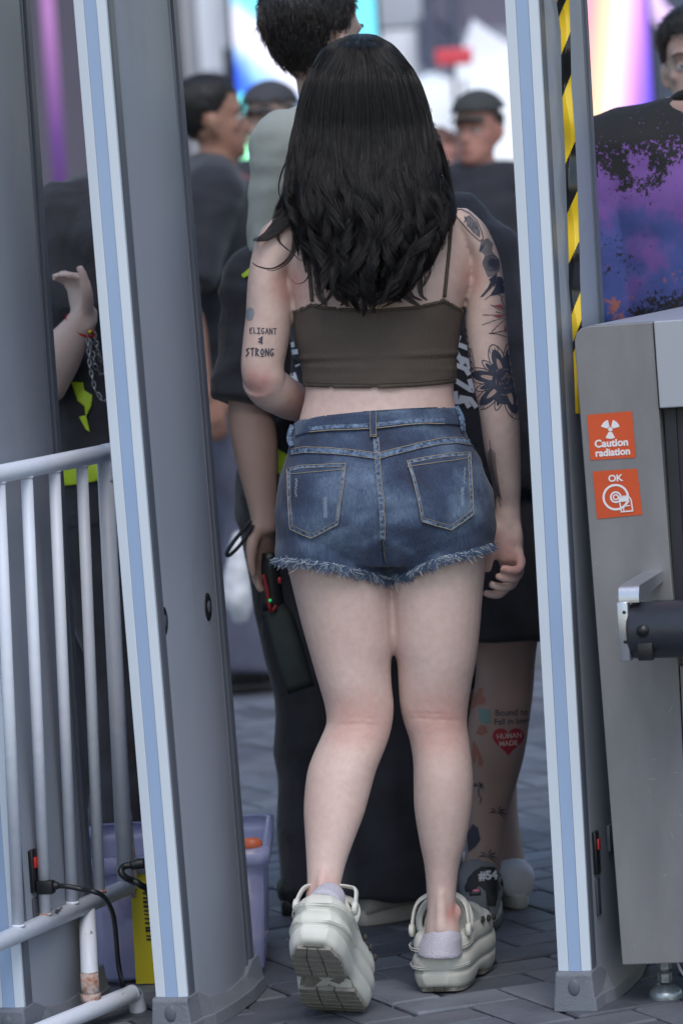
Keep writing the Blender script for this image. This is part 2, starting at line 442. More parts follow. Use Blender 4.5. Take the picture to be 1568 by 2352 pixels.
n1.links.new(mx.outputs[2], b1.inputs['Emission Color'])
YB = 28.0
def slab(name, u0, v0, u1, v1, Y, m, parent=None, depth=0.3):
    c, h = rect_px(u0, v0, u1, v1, Y, depth); return MB().box(c, h).obj(name, m, parent, smooth=False)
def far_thing(name, label, cat, u, v, Y, group=None):
    c = P(u, v, Y); return thing(name, label, cat, (c.x, Y, 0), group)
t = far_thing('video_wall', 'large blurred video wall glowing cyan, white and blue behind the crowd', 'screen', 690, 0, YB)
slab('screen', 534, -150, 860, 228, YB, M1, t, 0.12)
c, h = rect_px(524, -160, 870, 240, YB + 0.2, 0.3); MB().box(c, h).obj('frame', frame_dark, t)
for uu in (560, 830):
    c, h = rect_px(uu - 12, 230, uu + 12, 900, YB + 0.3, 0.2); h = (h[0], h[1], (c.z + h[2]) / 2); c.z = h[2]; MB().box(c, h).obj('leg', frame_dark, t)
M2, n2, rp2, tc2 = node_screen('screen_pink', (1.0, 0, -0.35), 0.0, -0.35, 1.0,
    [(0, (255, 105, 200)), (0.2, (255, 140, 190)), (0.36, (255, 150, 165)), (0.48, (255, 205, 160)), (0.56, (255, 220, 205)), (0.66, (250, 205, 255)), (0.8, (190, 125, 255)), (0.9, (120, 90, 250)), (1, (80, 60, 220))], EM)
t = far_thing('video_wall', 'tall blurred video wall glowing pink, orange and violet beyond the striped tape', 'screen', 1400, 100, YB)
slab('screen', 1290, -160, 1486, 330, YB, M2, t, 0.12)
c, h = rect_px(1280, -170, 1496, 345, YB + 0.2, 0.3); MB().box(c, h).obj('frame', frame_dark, t)
c, h = rect_px(1300, 345, 1470, 900, YB + 0.2, 0.3); h = (h[0], h[1], (c.z + h[2]) / 2); c.z = h[2]; MB().box(c, h).obj('base', frame_dark, t)
# dark stage walls
wallm = mat('stage_wall', (88, 84, 98), 0.8, var=0.15, vscale=0.7)
slate = mat('slate_wall', (84, 92, 108), 0.8, var=0.15, vscale=0.7)
def wall(name, u0, u1, vtop, Y, m, label, depth=0.4):
    c, h = rect_px(u0, vtop, u1, vtop + 10, Y, depth); top = c.z
    o = MB().box((c.x, c.y, top / 2), (h[0], h[1], top / 2)).obj(name, m, None, smooth=False); o['label'] = label; o['category'] = 'wall'; return o
wall('stage_wall', -500, 396, -400, 30, wallm, 'dark purple grey wall panel seen blurred beyond the left gates')
wall('stage_wall', 1480, 2300, -500, 31, slate, 'slate blue wall blurred behind the man with swept black hair')
greycol = mat('grey_column', (150, 152, 160), 0.7, var=0.1, vscale=1); lightcol = mat('light_column', (186, 186, 192), 0.7, var=0.06, vscale=1)
whitep = mat('white_panel', (232, 238, 248), 0.6, var=0.03, vscale=1)
wall('pillar', 392, 418, -300, 29.6, lightcol, 'narrow pale grey pillar beside the tall grey gate panel')
wall('pillar', 416, 452, -300, 29.5, greycol, 'mid grey pillar between the pale pillar and the white banner')
t = far_thing('banner', 'tall white hanging banner left of the blue video wall', 'banner', 486, 60, 28.6)
slab('cloth', 450, -200, 520, 160, 28.6, whitep, t, 0.05)
c, h = rect_px(446, -214, 524, -198, 28.6, 0.12); MB().box(c, h).obj('rod', frame_dark, t)
c, h = rect_px(516, 110, 536, 240, 28.4, 0.3); MB().box(c, h).obj('post', frame_dark, t)
# neon strip on the left wall
M3, n3, rp3, tc3 = node_screen('neon_purple', (0, 0, 1), 0, 0, 1, [(0, (70, 45, 90)), (0.25, (110, 70, 150)), (0.55, (190, 130, 205)), (1, (196, 128, 214))], 0.62)
nb = P(108, 0, 27); ne = P(150, 560, 27)
o = MB().box(((nb.x + ne.x) / 2, 27, (nb.z + ne.z + 1.2) / 2), (0.045, 0.03, (nb.z - ne.z + 1.2) / 2)).obj('light_strip', M3, None); o['label'] = 'vertical purple light strip glowing on the dark wall between the left gates'; o['category'] = 'light'
# neon ring upper right
t = far_thing('ring_light', 'pale lilac ring sign above the man with swept black hair', 'sign', 1560, -20, 29)
M4 = mat('lilac_glow', (205, 178, 222), 0.5, emit=0.75)
cc = P(1566, -20, 29); rs = []
MB().tube([cc + Vector((cos(a) * 0.24, 0, sin(a) * 0.24)) for a in [2 * pi * k / 40 for k in range(41)]], 0.075, 12).obj('ring', M4, t)
# big pale booth, white tents, dark truss
t = far_thing('booth', 'pale grey booth front blurred above the long haired woman', 'booth', 910, 0, 29)
pal = mat('pale_booth', (196, 204, 214), 0.7, var=0.05, vscale=1)
slab('panel', 850, -250, 985, 66, 29, pal, t, 0.6)
c, h = rect_px(862, 66, 990, 900, 29, 0.5); h = (h[0], h[1], (c.z + h[2]) / 2); c.z = h[2]; MB().box(c, h).obj('base', whitep, t)
trus = mat('truss_dark', (70, 74, 92), 0.6, var=0.25, vscale=2)
t = far_thing('stage_truss', 'dark lighting truss tower between the pale booth and the white tent', 'truss', 1010, 80, 28.3)
tm = MB()
for uu in (968, 1030):
    a = P(uu, -200, 28.3); MB().tube([(a.x, 28.3, 0), (a.x, 28.3, a.z)], 0.045, 8).obj('pole', trus, t)
br = MB(); a = P(968, 0, 28.3); b = P(1030, 0, 28.3)
for k in range(12):
    z = 1.0 + k * 0.2; br.tube([((a.x if k % 2 else b.x), 28.3, z), ((b.x if k % 2 else a.x), 28.3, z + 0.2)], 0.02, 6)
br.obj('brace', trus, t)
slab('backcloth', 960, 40, 1045, 150, 28.9, mat('truss_cloth', (104, 106, 128), 0.9, var=0.2, vscale=1.5), t, 0.05)
slab('backcloth', 955, -260, 1230, 62, 32.5, mat('mauve_cloth', (118, 114, 130), 0.9, var=0.15, vscale=1.2), t, 0.05)
tentm = mat('tent_white', (246, 249, 254), 0.7, var=0.03, vscale=1.5)
def tent(label, u0, u1, veave, uapex, vapex, Y, dep=3.0):
    t = far_thing('tent', label, 'tent', (u0 + u1) / 2, veave, Y, 'white peaked tents beyond the crowd')
    a = P(u0, veave, Y); b = P(u1, veave, Y); ap = P(uapex, vapex, Y); ze = a.z; ap = Vector((ap.x, Y + dep / 2, ap.z)); n = 8
    corner = [Vector((a.x, Y, ze)), Vector((b.x, Y, ze)), Vector((b.x, Y + dep, ze)), Vector((a.x, Y + dep, ze))]
    mb = MB(); vs = []; 
    for k in range(n + 1):
        s = (1 - k / n); zz = (k / n) ** 1.7
        for q in corner: vs.append(Vector((ap.x + (q.x - ap.x) * s, ap.y + (q.y - ap.y) * s, ze + (ap.z - ze) * zz)))
    fs = [(k * 4 + i, k * 4 + (i + 1) % 4, k * 4 + 4 + (i + 1) % 4, k * 4 + 4 + i) for k in range(n) for i in range(4)]
    mb.add(vs, fs); mb.obj('roof', tentm, t, smooth=False)
    MB().box(((a.x + b.x) / 2, Y + 0.02, ze / 2), ((b.x - a.x) / 2, 0.02, ze / 2)).obj('side_wall', tentm, t)
    MB().box((b.x, Y + dep / 2, ze / 2), (0.02, dep / 2, ze / 2)).obj('side_wall', tentm, t)
tent('white peaked tent behind the far man in the dark cap', 1040, 1260, 130, 1104, 18, 27.5)
tent('low white tent whose wall shows between hair and the capped man', 930, 1070, 190, 1000, 140, 27.0)
t = far_thing('red_sign', 'small blurred red sign on the white tent', 'sign', 1042, 128, 26.6)
redm = mat('sign_red', (226, 78, 92), 0.5); c, h = rect_px(1000, 111, 1084, 149, 26.6, 0.06); MB().box(c, h).obj('board', redm, t, bevel=0.01)
c2, h2 = rect_px(1036, 149, 1046, 160, 26.65, 0.04); h2 = (h2[0], h2[1], (c2.z + h2[2]) / 2); c2.z = h2[2]; MB().box(c2, h2).obj('pole', trus, t)
# green lit lamp between the two heads
t = far_thing('lantern', 'glowing green lantern blurred between the two men at left', 'lamp', 574, 342, 22)
gm = mat('green_glow', (150, 250, 190), 0.5, emit=1.2); cc = P(576, 345, 22); MB().ball(cc, (0.055, 0.055, 0.10)).obj('shade', gm, t)
MB().tube([(cc.x, 22, 0), (cc.x, 22, cc.z - 0.08)], 0.03, 8).obj('pole', lightcol, t)
t = far_thing('lantern', 'small teal lantern beside the forehead of the man seen in profile', 'lamp', 553, 235, 22)
gm = mat('teal_glow', (90, 215, 215), 0.5, emit=0.9); cc = P(553, 238, 22.3); MB().ball(cc, (0.03, 0.03, 0.06)).obj('shade', gm, t)
MB().tube([(cc.x, 22.3, 0), (cc.x, 22.3, cc.z - 0.05)], 0.012, 8).obj('pole', lightcol, t)
wall('building', -1500, 3000, 60, 58, mat('far_building', (150, 154, 168), .8, var=.12, vscale=.3), 'long pale grey building closing the square far behind the crowd', 3.0)
# white rail + pale cloth visible past the tattooed arm
t = far_thing('counter', 'white topped counter blurred beyond the tattooed arm', 'counter', 1180, 700, 11)
c, h = rect_px(1130, 682, 1230, 708, 11, 0.5); MB().box(c, h).obj('top', whitep, t, bevel=0.01)
c, h = rect_px(1136, 708, 1228, 1100, 11.05, 0.4); h = (h[0], h[1], (c.z + h[2]) / 2); c.z = h[2]; MB().box(c, h).obj('front', mat('counter_front', (168, 172, 182), 0.5, rgb2=(206, 208, 216), vscale=6, stretch=(3, 3, .4)), t)
# hanging white bag behind the guard's wrist strap
# ------------------------------------------------------------------ walk-through metal detectors
YAW = radians(17); EX = Vector((cos(YAW), -sin(YAW), 0)); EY = Vector((sin(YAW), cos(YAW), 0)); EZ = Vector((0, 0, 1))
gate_grey = mat('gate_grey', (146, 152, 164), 0.42, rgb2=(138, 144, 157), vscale=2.0, bump=0.05, bscale=400, spec=0.5)
gate_foot = mat('gate_foot', (120, 124, 134), 0.5, rgb2=(108, 112, 122), vscale=6, bump=0.1, bscale=200)
gate_edge = mat('gate_edge', (92, 98, 110), 0.4)
trim_white = mat('trim_white', (208, 217, 228), 0.35, spec=0.5, rgb2=(200, 210, 222), vscale=3)
trim_blue = mat('trim_blue', (156, 178, 208), 0.3, spec=0.5, rgb2=(148, 171, 204), vscale=2)
scuff(gate_grey, (170, 174, 184), 26, .67, .72, (1, 1, .35), .35); scuff(gate_grey, (104, 106, 114), 5, .56, .8, (1, 1, .5), .45, 5.0); scuff(gate_foot, (84, 86, 92), 18, .58, .7, (1, 1, 1), .6)
cap_black = mat('cap_black', (28, 29, 33), 0.35)
plug_red = mat('plug_red', (190, 44, 40), 0.4)
sock_m = mat('socket_grey', (70, 74, 84), 0.5)
def side_panel(root, base, lean, top=2.15):
    """one upright of a metal detector; base = world point under the middle of the front trim"""
    base = Vector(base)
    def W(x, y, z): return base + EX * x + EY * y + EZ * z + Vector((lean * z, 0, 0))
    def extr(out, z0, z1, name, m, par, bev=0, smooth=False):
        mb = MB(); n = len(out)
        vs = [W(x, y, z0) for x, y in out] + [W(x, y, z1) for x, y in out]
        mb.add(vs, [(i, (i + 1) % n, n + (i + 1) % n, n + i) for i in range(n)] + [tuple(range(n))[::-1], tuple(range(n, 2 * n))])
        return mb.obj(name, m, par, smooth=smooth, bevel=bev)
    half = 0.0285
    prof = [(0.0225, 0.036)] + [(0.0245 + 0.016 * sin(pi * k / 14), 0.040 + 0.285 * k / 14) for k in range(15)] + [(0.0225, 0.329)]
    out = prof + [(-x, y) for x, y in prof[::-1]]
    mb = MB(); n = len(out); vs = [W(x, y, 0.03) for x, y in out] + [W(x, y, top) for x, y in out]
    mb.add(vs, [(i, (i + 1) % n, n + (i + 1) % n, n + i) for i in range(n)] + [tuple(range(n))[::-1], tuple(range(n, 2 * n))])
    sp = mb.obj('side_panel', gate_grey, root, smooth=True, angle=30)
    extr([(-0.0265, 0.003), (0.0265, 0.003), (0.0285, 0.012), (0.0285, 0.034), (-0.0285, 0.034), (-0.0285, 0.012)], 0.062, top, 'edge_rail', gate_edge, sp)
    extr([(-0.0285, -0.002), (-0.0105, -0.004), (-0.0105, 0.006), (-0.0285, 0.006)], 0.066, top, 'white_strip', trim_white, sp, 0.001)
    extr([(0.0112, -0.004), (0.0272, -0.002), (0.0272, 0.006), (0.0112, 0.006)], 0.066, top, 'white_strip', trim_white, sp, 0.001)
    extr([(-0.0100, -0.0025), (0.0107, -0.0025), (0.0107, 0.0055), (-0.0100, 0.0055)], 0.066, top, 'blue_strip', trim_blue, sp)
    extr([(0.0285, 0.331), (0.0285, 0.35), (-0.0285, 0.35), (-0.0285, 0.331)], 0.05, top, 'edge_rail', gate_edge, sp)
    extr([(0.0245, 0.300), (0.0300, 0.304), (0.0300, 0.310), (0.0245, 0.314)], 0.05, top, 'seam', gate_edge, sp)
    # foot
    rs = []
    for y, wb, wt, h in ((-0.016, 0.035, 0.029, 0.060), (-0.014, 0.037, 0.031, 0.066), (0.035, 0.040, 0.033, 0.067), (0.07, 0.050, 0.037, 0.052), (0.16, 0.055, 0.044, 0.042), (0.27, 0.052, 0.04, 0.046), (0.33, 0.044, 0.032, 0.060), (0.37, 0.040, 0.030, 0.062)):
        rs.append([W(-wb, y, 0), W(-wb + 0.001, y, 0.022), W(-wb + 0.003, y, 0.024), W(-wt, y, h), W(wt, y, h), W(wb - 0.003, y, 0.024), W(wb - 0.001, y, 0.022), W(wb, y, 0)])
    ft = MB().rings(rs).obj('foot', gate_foot, root, smooth=False, bevel=0.003)
    MB().ball(W(0, -0.0155, 0.041), (0.0105, 0.004, 0.0145), 10, (EX, EY, EZ)).obj('foot_plug', mat('foot_plug', (92, 96, 106), 0.4), ft)
    return W, sp
def screw_cap(W, sp, u, v, Y, r=0.011):
    c = P(u, v, Y); loc = c
    mb = MB(); mb.ball(loc, (0.004, r, r * 1.45), 10, (EX, EY, EZ)); o = mb.obj('screw_cap', cap_black, sp)
    MB().ball(loc + EX * 0.003, (0.003, r * 0.55, r * 0.8), 8, (EX, EY, EZ)).obj('screw_head', sock_m, root_of(sp)) if False else None
g1 = thing('metal_detector_gate', 'grey walk through metal detector gate the woman in denim shorts walks through', 'security gate', (0.0, 6.3, 0))
WB, spB = side_panel(g1, (-0.331, 6.3, 0), -0.0135); WC, spC = side_panel(g1, (0.3375, 6.3, 0), 0.0055)
mb = MB(); a = WB(0, 0.17, 2.19); b = WC(0, 0.17, 2.19); mb.box((a + b) / 2, ((b - a).length / 2 + 0.05, 0.19, 0.1), ((b - a).normalized(), EY, EZ)); mb.obj('crosshead', gate_grey, g1, bevel=0.01)
g2 = thing('metal_detector_gate', 'second metal detector gate, cut off at the left edge behind the white barrier', 'security gate', (-0.9, 6.3, 0))
WA, spA = side_panel(g2, (-0.603, 6.3, 0), -0.001); WA2, _ = side_panel(g2, (-1.27, 6.3, 0), 0.0)
mb = MB(); a = WA2(0, 0.17, 2.19); b = WA(0, 0.17, 2.19); mb.box((a + b) / 2, ((b - a).length / 2 + 0.05, 0.19, 0.1), ((b - a).normalized(), EY, EZ)); mb.obj('crosshead', gate_grey, g2, bevel=0.01)
# black screw caps, found where the view meets the panel face
def on_panel(W, u, v):
    best = None
    for k in range(200):
        y = 0.04 + 0.285 * k / 199; x = 0.0245 + 0.016 * sin(pi * (y - 0.04) / 0.285)
        # height from ray
        Y = (W(x, y, 1.0)).y; p = P(u, v, Y); q = W(x, y, p.z); e = abs(q.x - p.x)
        if best is None or e < best[0]: best = (e, q, y)
    return best[1], best[2]
for u, v in ((376, 1427), (477, 1394)):
    q, y = on_panel(WB, u, v)
    o = MB().tube([q - EX * 0.004, q + EX * 0.0015, q + EX * 0.003], [(0.0185, 0.024), (0.0185, 0.024), (0.013, 0.018)], 24, ref=EY).obj('screw_cap', cap_black, g1)
    MB().tube([q + EX * 0.002, q + EX * 0.0045], [(0.009, 0.012), (0.007, 0.009)], 20, ref=EY).obj('cap_recess', sock_m, o)
# mains inlets
def inlet(W, root, u, v, glow=True):
    q, y = on_panel(W, u, v)
    o = MB().box(q + EX * 0.002, (0.004, 0.012, 0.036), (EX, EY, EZ)).obj('mains_inlet', cap_black, root, bevel=0.002)
    MB().box(q + EX * 0.006 + EZ * 0.014, (0.003, 0.006, 0.009), (EX, EY, EZ)).obj('rocker_switch', plug_red, o, bevel=0.001)
    MB().box(q + EX * 0.001 - EZ * 0.075, (0.002, 0.010, 0.03), (EX, EY, EZ)).obj('rating_plate', sock_m, root, bevel=0.001)
    return q
qA = inlet(WA, g2, 75, 2000); qC = inlet(WC, g1, 1366, 1958)
q_, y_ = on_panel(WC, 1398, 1922); MB().box(q_ + EX * 0.003, (0.003, 0.020, 0.022), (EX, EY, EZ)).obj('cover_plate', gate_edge, g1, bevel=0.001)
# mains leads
cable_m = mat('cable_black', (24, 27, 30), 0.45)
t = thing('power_cable', 'black plug and lead running from the left gate inlet behind the barrier bars', 'cable', (qA.x, qA.y, 0))
a = qA + EX * 0.012 - EZ * 0.028
e1 = P(155, 2036, a.y - 0.01); e2 = P(216, 2048, a.y - 0.03)
MB().box(a + EX * 0.01, (0.014, 0.010, 0.011), (EX, EY, EZ)).obj('plug', cable_m, t, bevel=0.002)
MB().tube([a, P(120, 2034, a.y), P(135, 2035, a.y)], [0.009, 0.008, 0.006], 10, 3).obj('strain_relief', cable_m, t)
MB().tube([P(130, 2035, a.y), e1, P(190, 2043, a.y - .01), e2, P(240, 2062, a.y), P(262, 2110, a.y + 0.05), P(275, 2230, a.y + 0.1), PZ(300, 2290, 0.006), PZ(380, 2330, 0.006)], 0.0045, 8, 5).obj('lead', cable_m, t)
t = thing('power_cable', 'short black lead looping out beside the barrier end post over the yellow label', 'cable', (-0.36, 6.35, 0))
Yc = 6.42
MB().tube([P(332, 1983, Yc), P(318, 1984, Yc), P(300, 1988, Yc)], [0.009, 0.009, 0.0075], 10, 3).obj('plug', cable_m, t)
MB().tube([P(302, 1987, Yc), P(286, 1990, Yc), P(278, 2002, Yc - .01), P(288, 2015, Yc - .01), P(305, 2023, Yc), P(322, 2032, Yc), P(345, 2060, Yc + .03), P(360, 2200, Yc + 0.03), P(365, 2290, Yc + 0.02)], 0.0058, 8, 5).obj('lead', cable_m, t)

# hazard tape hanging down the right gate
tp_y = mat('tape_yellow', (232, 196, 40), 0.28, spec=0.6); tp_k = mat('tape_black', (26, 26, 28), 0.22, spec=0.7)
root = thing('hazard_tape', 'black and yellow striped hazard tape hanging down the right gate panel', 'tape', (0.36, 6.36, 0))
edge = [(-160, 980, 1040), (0, 985, 1045), (150, 1005, 1050), (400, 1010, 1055), (600, 1020, 1070), (800, 1028, 1080), (1000, 1035, 1087), (1150, 1040, 1092), (1300, 1042, 1095), (1450, 1055, 1100), (1568, 1060, 1108), (1750, 1068, 1112), (1900, 1072, 1112)]
def tpe(s, k):
    y = -160 + s * (2060)
    for i in range(len(edge) - 1):
        if edge[i][0] <= y <= edge[i + 1][0]:
            q = (y - edge[i][0]) / (edge[i + 1][0] - edge[i][0]); L = edge[i][1] + (edge[i + 1][1] - edge[i][1]) * q; Rr = edge[i][2] + (edge[i + 1][2] - edge[i][2]) * q; break
    else: L, Rr = edge[-1][1], edge[-1][2]
    u = 784 + (L + (Rr - L) * k) / 2
    v = y / 2
    return P(u, v, 6.352 + 0.006 * sin(y * 0.02) + 0.010 * abs(k - 0.45 - 0.2 * sin(y * .013)))
mb = MB(); NS, NK = 760, 17; vs = [tpe(i / NS, k / (NK - 1)) for i in range(NS + 1) for k in range(NK)]; fs = []; mi = []
bounds = [-40, 30, 200, 395, 700, 930, 1160, 1395, 1520, 1568, 2400]
for i in range(NS):
    for k in range(NK - 1):
        fs.append((i * NK + k, i * NK + k + 1, (i + 1) * NK + k + 1, (i + 1) * NK + k)); y = -160 + (i + .5) / NS * 2060 + (k / (NK - 2) - 0.5) * 100
        mi.append(sum(y > b for b in bounds) % 2)
mb.add(vs, fs); o = mb.obj('strip', tp_y, root); o.data.materials.append(tp_k)
for p_, q_ in zip(o.data.polygons, mi): p_.material_index = q_
s = o.modifiers.new('t', 'SOLIDIFY'); s.thickness = 0.0006

# ------------------------------------------------------------------ baggage scanner at right
steel = mat('brushed_steel', (140, 139, 142), 0.42, metal=0.35, rgb2=(126, 125, 129), vscale=3.5, bump=0.05, bscale=90, stretch=(5, 5, 1.5))
scuff(steel, (172, 172, 176), 14, .66, .70, (1, 1, 1.6), .45); scuff(steel, (112, 108, 108), 3.5, .52, .8, (1, 1, .8), .5, 4.0)
steel_light = mat('steel_light', (168, 172, 182), 0.4, metal=0.2, var=0.04, vscale=3)
steel_dark = mat('steel_dark', (58, 60, 68), 0.5, var=0.1)
curtain_m = mat('curtain_black', (36, 37, 44), 0.55, var=0.15, vscale=12)
alu = mat('aluminium', (190, 192, 200), 0.28, metal=0.8, bump=0.05, bscale=200)
roller_m = mat('roller_black', (46, 48, 56), 0.38, var=0.15, vscale=10, bump=0.1)
O0 = Vector((0.40, 6.30, 0)); 
def PP(u, v, off=0.0):
    """view ray meets the scanner's front plane (pushed 'off' metres back)"""
    d = ray(u, v); n = EY; t_ = ((O0 + EY * off) - CAM).dot(n) / d.dot(n); return CAM + d * t_
def plate(pts, th, name, m, par, off=0.0, bev=0.002):
    mb = MB(); f = [PP(u, v, off) for u, v in pts]; n = len(f)
    mb.add(f + [p + EY * th for p in f], [tuple(range(n)), tuple(range(n, 2 * n))[::-1]] + [(i, n + i, n + (i + 1) % n, (i + 1) % n) for i in range(n)])
    return mb.obj(name, m, par, smooth=False, bevel=bev)
sc_root = thing('baggage_scanner', 'stainless steel X-ray baggage scanner with orange warning stickers at the right edge', 'scanner', (0.75, 6.5, 0))
pl = plate([(1319, 800), (1318, 782), (1322, 766), (1332, 755), (1348, 749), (1497, 739), (1512, 940), (1541, 1330), (1557, 1530), (1591, 2211), (1428, 2217)], 0.03, 'front_plate', steel, sc_root)
plate([(1499.5, 738), (1720, 724), (1732, 925), (1513.5, 938)], 0.03, 'upper_panel', steel_light, sc_root, -0.006)
plate([(1559.5, 1530), (1760, 1520), (1800, 2197), (1593, 2211)], 0.03, 'lower_panel', steel, sc_root, -0.001)
plate([(1513, 938), (1524, 938), (1552, 1400), (1540, 1400)], 0.35, 'tunnel_jamb', steel_dark, sc_root, 0.03, 0)
cv = MB()
for k in range(7):
    a, b = 1524 + k * 28, 1550 + k * 28
    plate([(a, 936), (b, 934), (b + 31, 1500), (a + 31, 1502)], 0.004, 'curtain_strip', curtain_m, sc_root, 0.012 + 0.004 * (k % 2), 0)
# top cover and body
mb = MB(); f0 = [PP(1345, 749), PP(1720, 724)]; dep = 1.1; rise = 0.0
lo = [PP(1428, 2217), PP(1800, 2197)]
a, b, c, d = f0[0], f0[1], PP(1800, 2190), PP(1430, 2210)
ins = 0.031
vs = [p + EY * ins + EX * e for p, e in ((a, .004), (b, 0), (c, 0), (d, .004))] + [p + EY * dep + EX * e for p, e in ((a, .004), (b, 0), (c, 0), (d, .004))]
mb.add(vs, [(0, 1, 2, 3), (7, 6, 5, 4), (0, 4, 5, 1), (1, 5, 6, 2), (2, 6, 7, 3), (3, 7, 4, 0)]); mb.obj('body', steel_light, sc_root, smooth=False)
# out-feed roller and bracket
Yr = 6.12
pa, pb = P(1449, 1448, Yr), P(1452, 1448, Yr); pe = pa + EX * 0.32
MB().tube([pa, pa + EX * 0.004, pa + EX * 0.006, pe], [0.040, 0.0445, 0.0455, 0.0455], 32).obj('roller', roller_m, sc_root, angle=30)
ro = MB().box(pa + EX * 0.17 + EY * 0.075 - EZ * 0.005, (0.165, 0.07, 0.037), (EX, EY, EZ)).obj('roller_housing', roller_m, sc_root, bevel=0.004)
hl = pa + EX * 0.028 - EY * 0.0445 + EZ * 0.004
MB().tube([hl, hl - EY * 0.003], 0.0095, 20).obj('screw_hole', cap_black, ro)
MB().box(pa + EX * 0.030 - EY * 0.038 - EZ * 0.030, (0.012, 0.006, 0.014), (EX, EY, EZ)).obj('latch', cap_black, ro, bevel=0.001)
pt = P(1431, 1451, Yr - 0.03)
br = MB().box(pt + EY * 0.01, (0.0088, 0.012, 0.048), (EX, EY, EZ)); brk = br.obj('bracket', alu, sc_root, bevel=0.002)
pt2 = P(1442, 1364, Yr - 0.03)
mb = MB(); nn = 10; prof = [(-0.0, 0.0)] 
prof = [(0.012 * (1 - cos(pi / 2 * k / nn)), -0.014 + 0.026 * sin(pi / 2 * k / nn)) for k in range(nn + 1)] + [(0.20, 0.016), (0.20, -0.0), (0.012, -0.014)]
vs = [pt2 + EX * sx * 0.0165 + EY * y + EZ * z for sx in (-1, 1) for y, z in prof]; n = len(prof)
mb.add(vs, [tuple(range(n))[::-1], tuple(range(n, 2 * n))] + [(i, (i + 1) % n, n + (i + 1) % n, n + i) for i in range(n)]); mb.obj('top_arm', alu, sc_root, smooth=False)
for u, v in ((1432, 1406), (1435, 1474)):
    c = P(u, v, Yr - 0.03); MB().tube([c - EY * 0.0005 - Vector((0, .003, 0)), c + EY * 0.006], 0.0030, 12).obj('screw', cap_black, brk)
# levelling foot
fc = PZ(1528, 2292, 0.0)
zinc = mat('zinc', (150, 158, 164), 0.35, metal=0.7, var=0.25, vscale=60, bump=0.2)
lf = MB().tube([fc, fc + EZ * 0.008, fc + EZ * 0.014, fc + EZ * 0.024], [0.028, 0.0285, 0.026, 0.014], 28).obj('levelling_foot', zinc, sc_root, angle=35)
MB().tube([fc + EZ * 0.02, fc + EZ * 0.10], 0.0085, 16).obj('threaded_rod', zinc, lf)
MB().tube([fc + EZ * 0.028, fc + EZ * 0.043], 0.0125, 6).obj('nut', zinc, lf, smooth=False)
MB().tube([fc + EZ * 0.050, fc + EZ * 0.062], 0.0125, 6).obj('nut', zinc, lf, smooth=False)
MB().tube([fc + EX * 0.02 + EZ * 0.08, fc + EX * 0.03 + EZ * 0.05 - EY * .01, fc + EX * 0.05 + EZ * 0.02, fc + EX * 0.09 + EZ * 0.004], 0.0025, 8, 4).obj('white_lead', lightcol, sc_root)
for dx in (0.9,): MB().tube([fc + EX * dx, fc + EX * dx + EZ * 0.1], 0.02, 16).obj('levelling_foot', zinc, sc_root)
for dx in (0.0, 0.9): MB().tube([fc + EX * dx + EY * 0.95, fc + EX * dx + EY * 0.95 + EZ * 0.1], 0.02, 16).obj('levelling_foot', zinc, sc_root)
MB().box(fc + EZ * 0.078, (0.03, 0.02, 0.012), (EX, EY, EZ)).obj('foot_block', cap_black, sc_root)
# warning stickers (flat print on the plate)
orange = mat('sticker_orange', (206, 82, 40), 0.42, rgb2=(196, 76, 38), vscale=9); prt = mat('print_white', (226, 222, 224), 0.5)
def flat(polys, off, name, m, par):
    mb = MB()
    for poly in polys:
        pts = [Vector(p) for p in poly]; r = delaunay_2d_cdt(pts, [], [list(range(len(pts)))], 1, 1e-5)
        mb.add([PP(q.x, q.y, off) for q in r[0]], [tuple(f) for f in r[2]])
    return mb.obj(name, m, par, smooth=False)
s1 = flat([[(1347, 953), (1450, 944), (1459, 1051), (1355, 1057)]], -0.0012, 'sticker', orange, pl); s1['label'] = 'orange radiation sticker reading Caution radiation'
s2 = flat([[(1360, 1083), (1462, 1076), (1474, 1182), (1370, 1192)]], -0.0012, 'sticker', orange, pl); s2['label'] = 'orange film safe sticker reading OK'
def tf(body, u, v, size, rot_, par, bold=0.03, xs=1.0):
    vs, fs = text_mesh(body, size, bold * size, xs); c, s_ = cos(radians(rot_)), sin(radians(rot_))
    MB().add([PP(u + x * c + y * s_, v - y * c + x * s_, -0.002) for x, y in vs], fs).obj('lettering', prt, par, smooth=False)
tf('Caution', 1403, 1018, 24, -4, s1, 0.035); tf('radiation', 1406, 1039, 23, -4, s1, 0.035, 0.98)
tc_ = (1400.5, 986)
pol = []
for a0 in (-60 + 180, -60 + 60 + 180 + 120 - 60, 0):
    pass
for ac in (135, 45, 270):
    pol.append([(tc_[0] + r_ * cos(radians(a_)), tc_[1] - r_ * sin(radians(a_))) for r_, a_ in [(7, ac - 30), (7, ac + 30)]] + [(tc_[0] + 22 * cos(radians(ac + 30 - k * 6)), tc_[1] - 22 * sin(radians(ac + 30 - k * 6))) for k in range(11)])
pol.append([(tc_[0] + 5 * cos(k * pi / 8), tc_[1] + 5 * sin(k * pi / 8)) for k in range(16)])
flat(pol, -0.002, 'trefoil', prt, s1)
tf('OK', 1412, 1099, 21, -4, s2, 0.03, 1.05)
def ringpoly(cx, cy, r0, r1, n=40):
    return [[(cx + r1 * cos(2 * pi * k / n), cy + r1 * sin(2 * pi * k / n)), (cx + r1 * cos(2 * pi * (k + 1) / n), cy + r1 * sin(2 * pi * (k + 1) / n)), (cx + r0 * cos(2 * pi * (k + 1) / n), cy + r0 * sin(2 * pi * (k + 1) / n)), (cx + r0 * cos(2 * pi * k / n), cy + r0 * sin(2 * pi * k / n))] for k in range(n)]
def line(a, b, w_):
    L, Rr = band([a, b], w_, 100); return [L + Rr[::-1]]
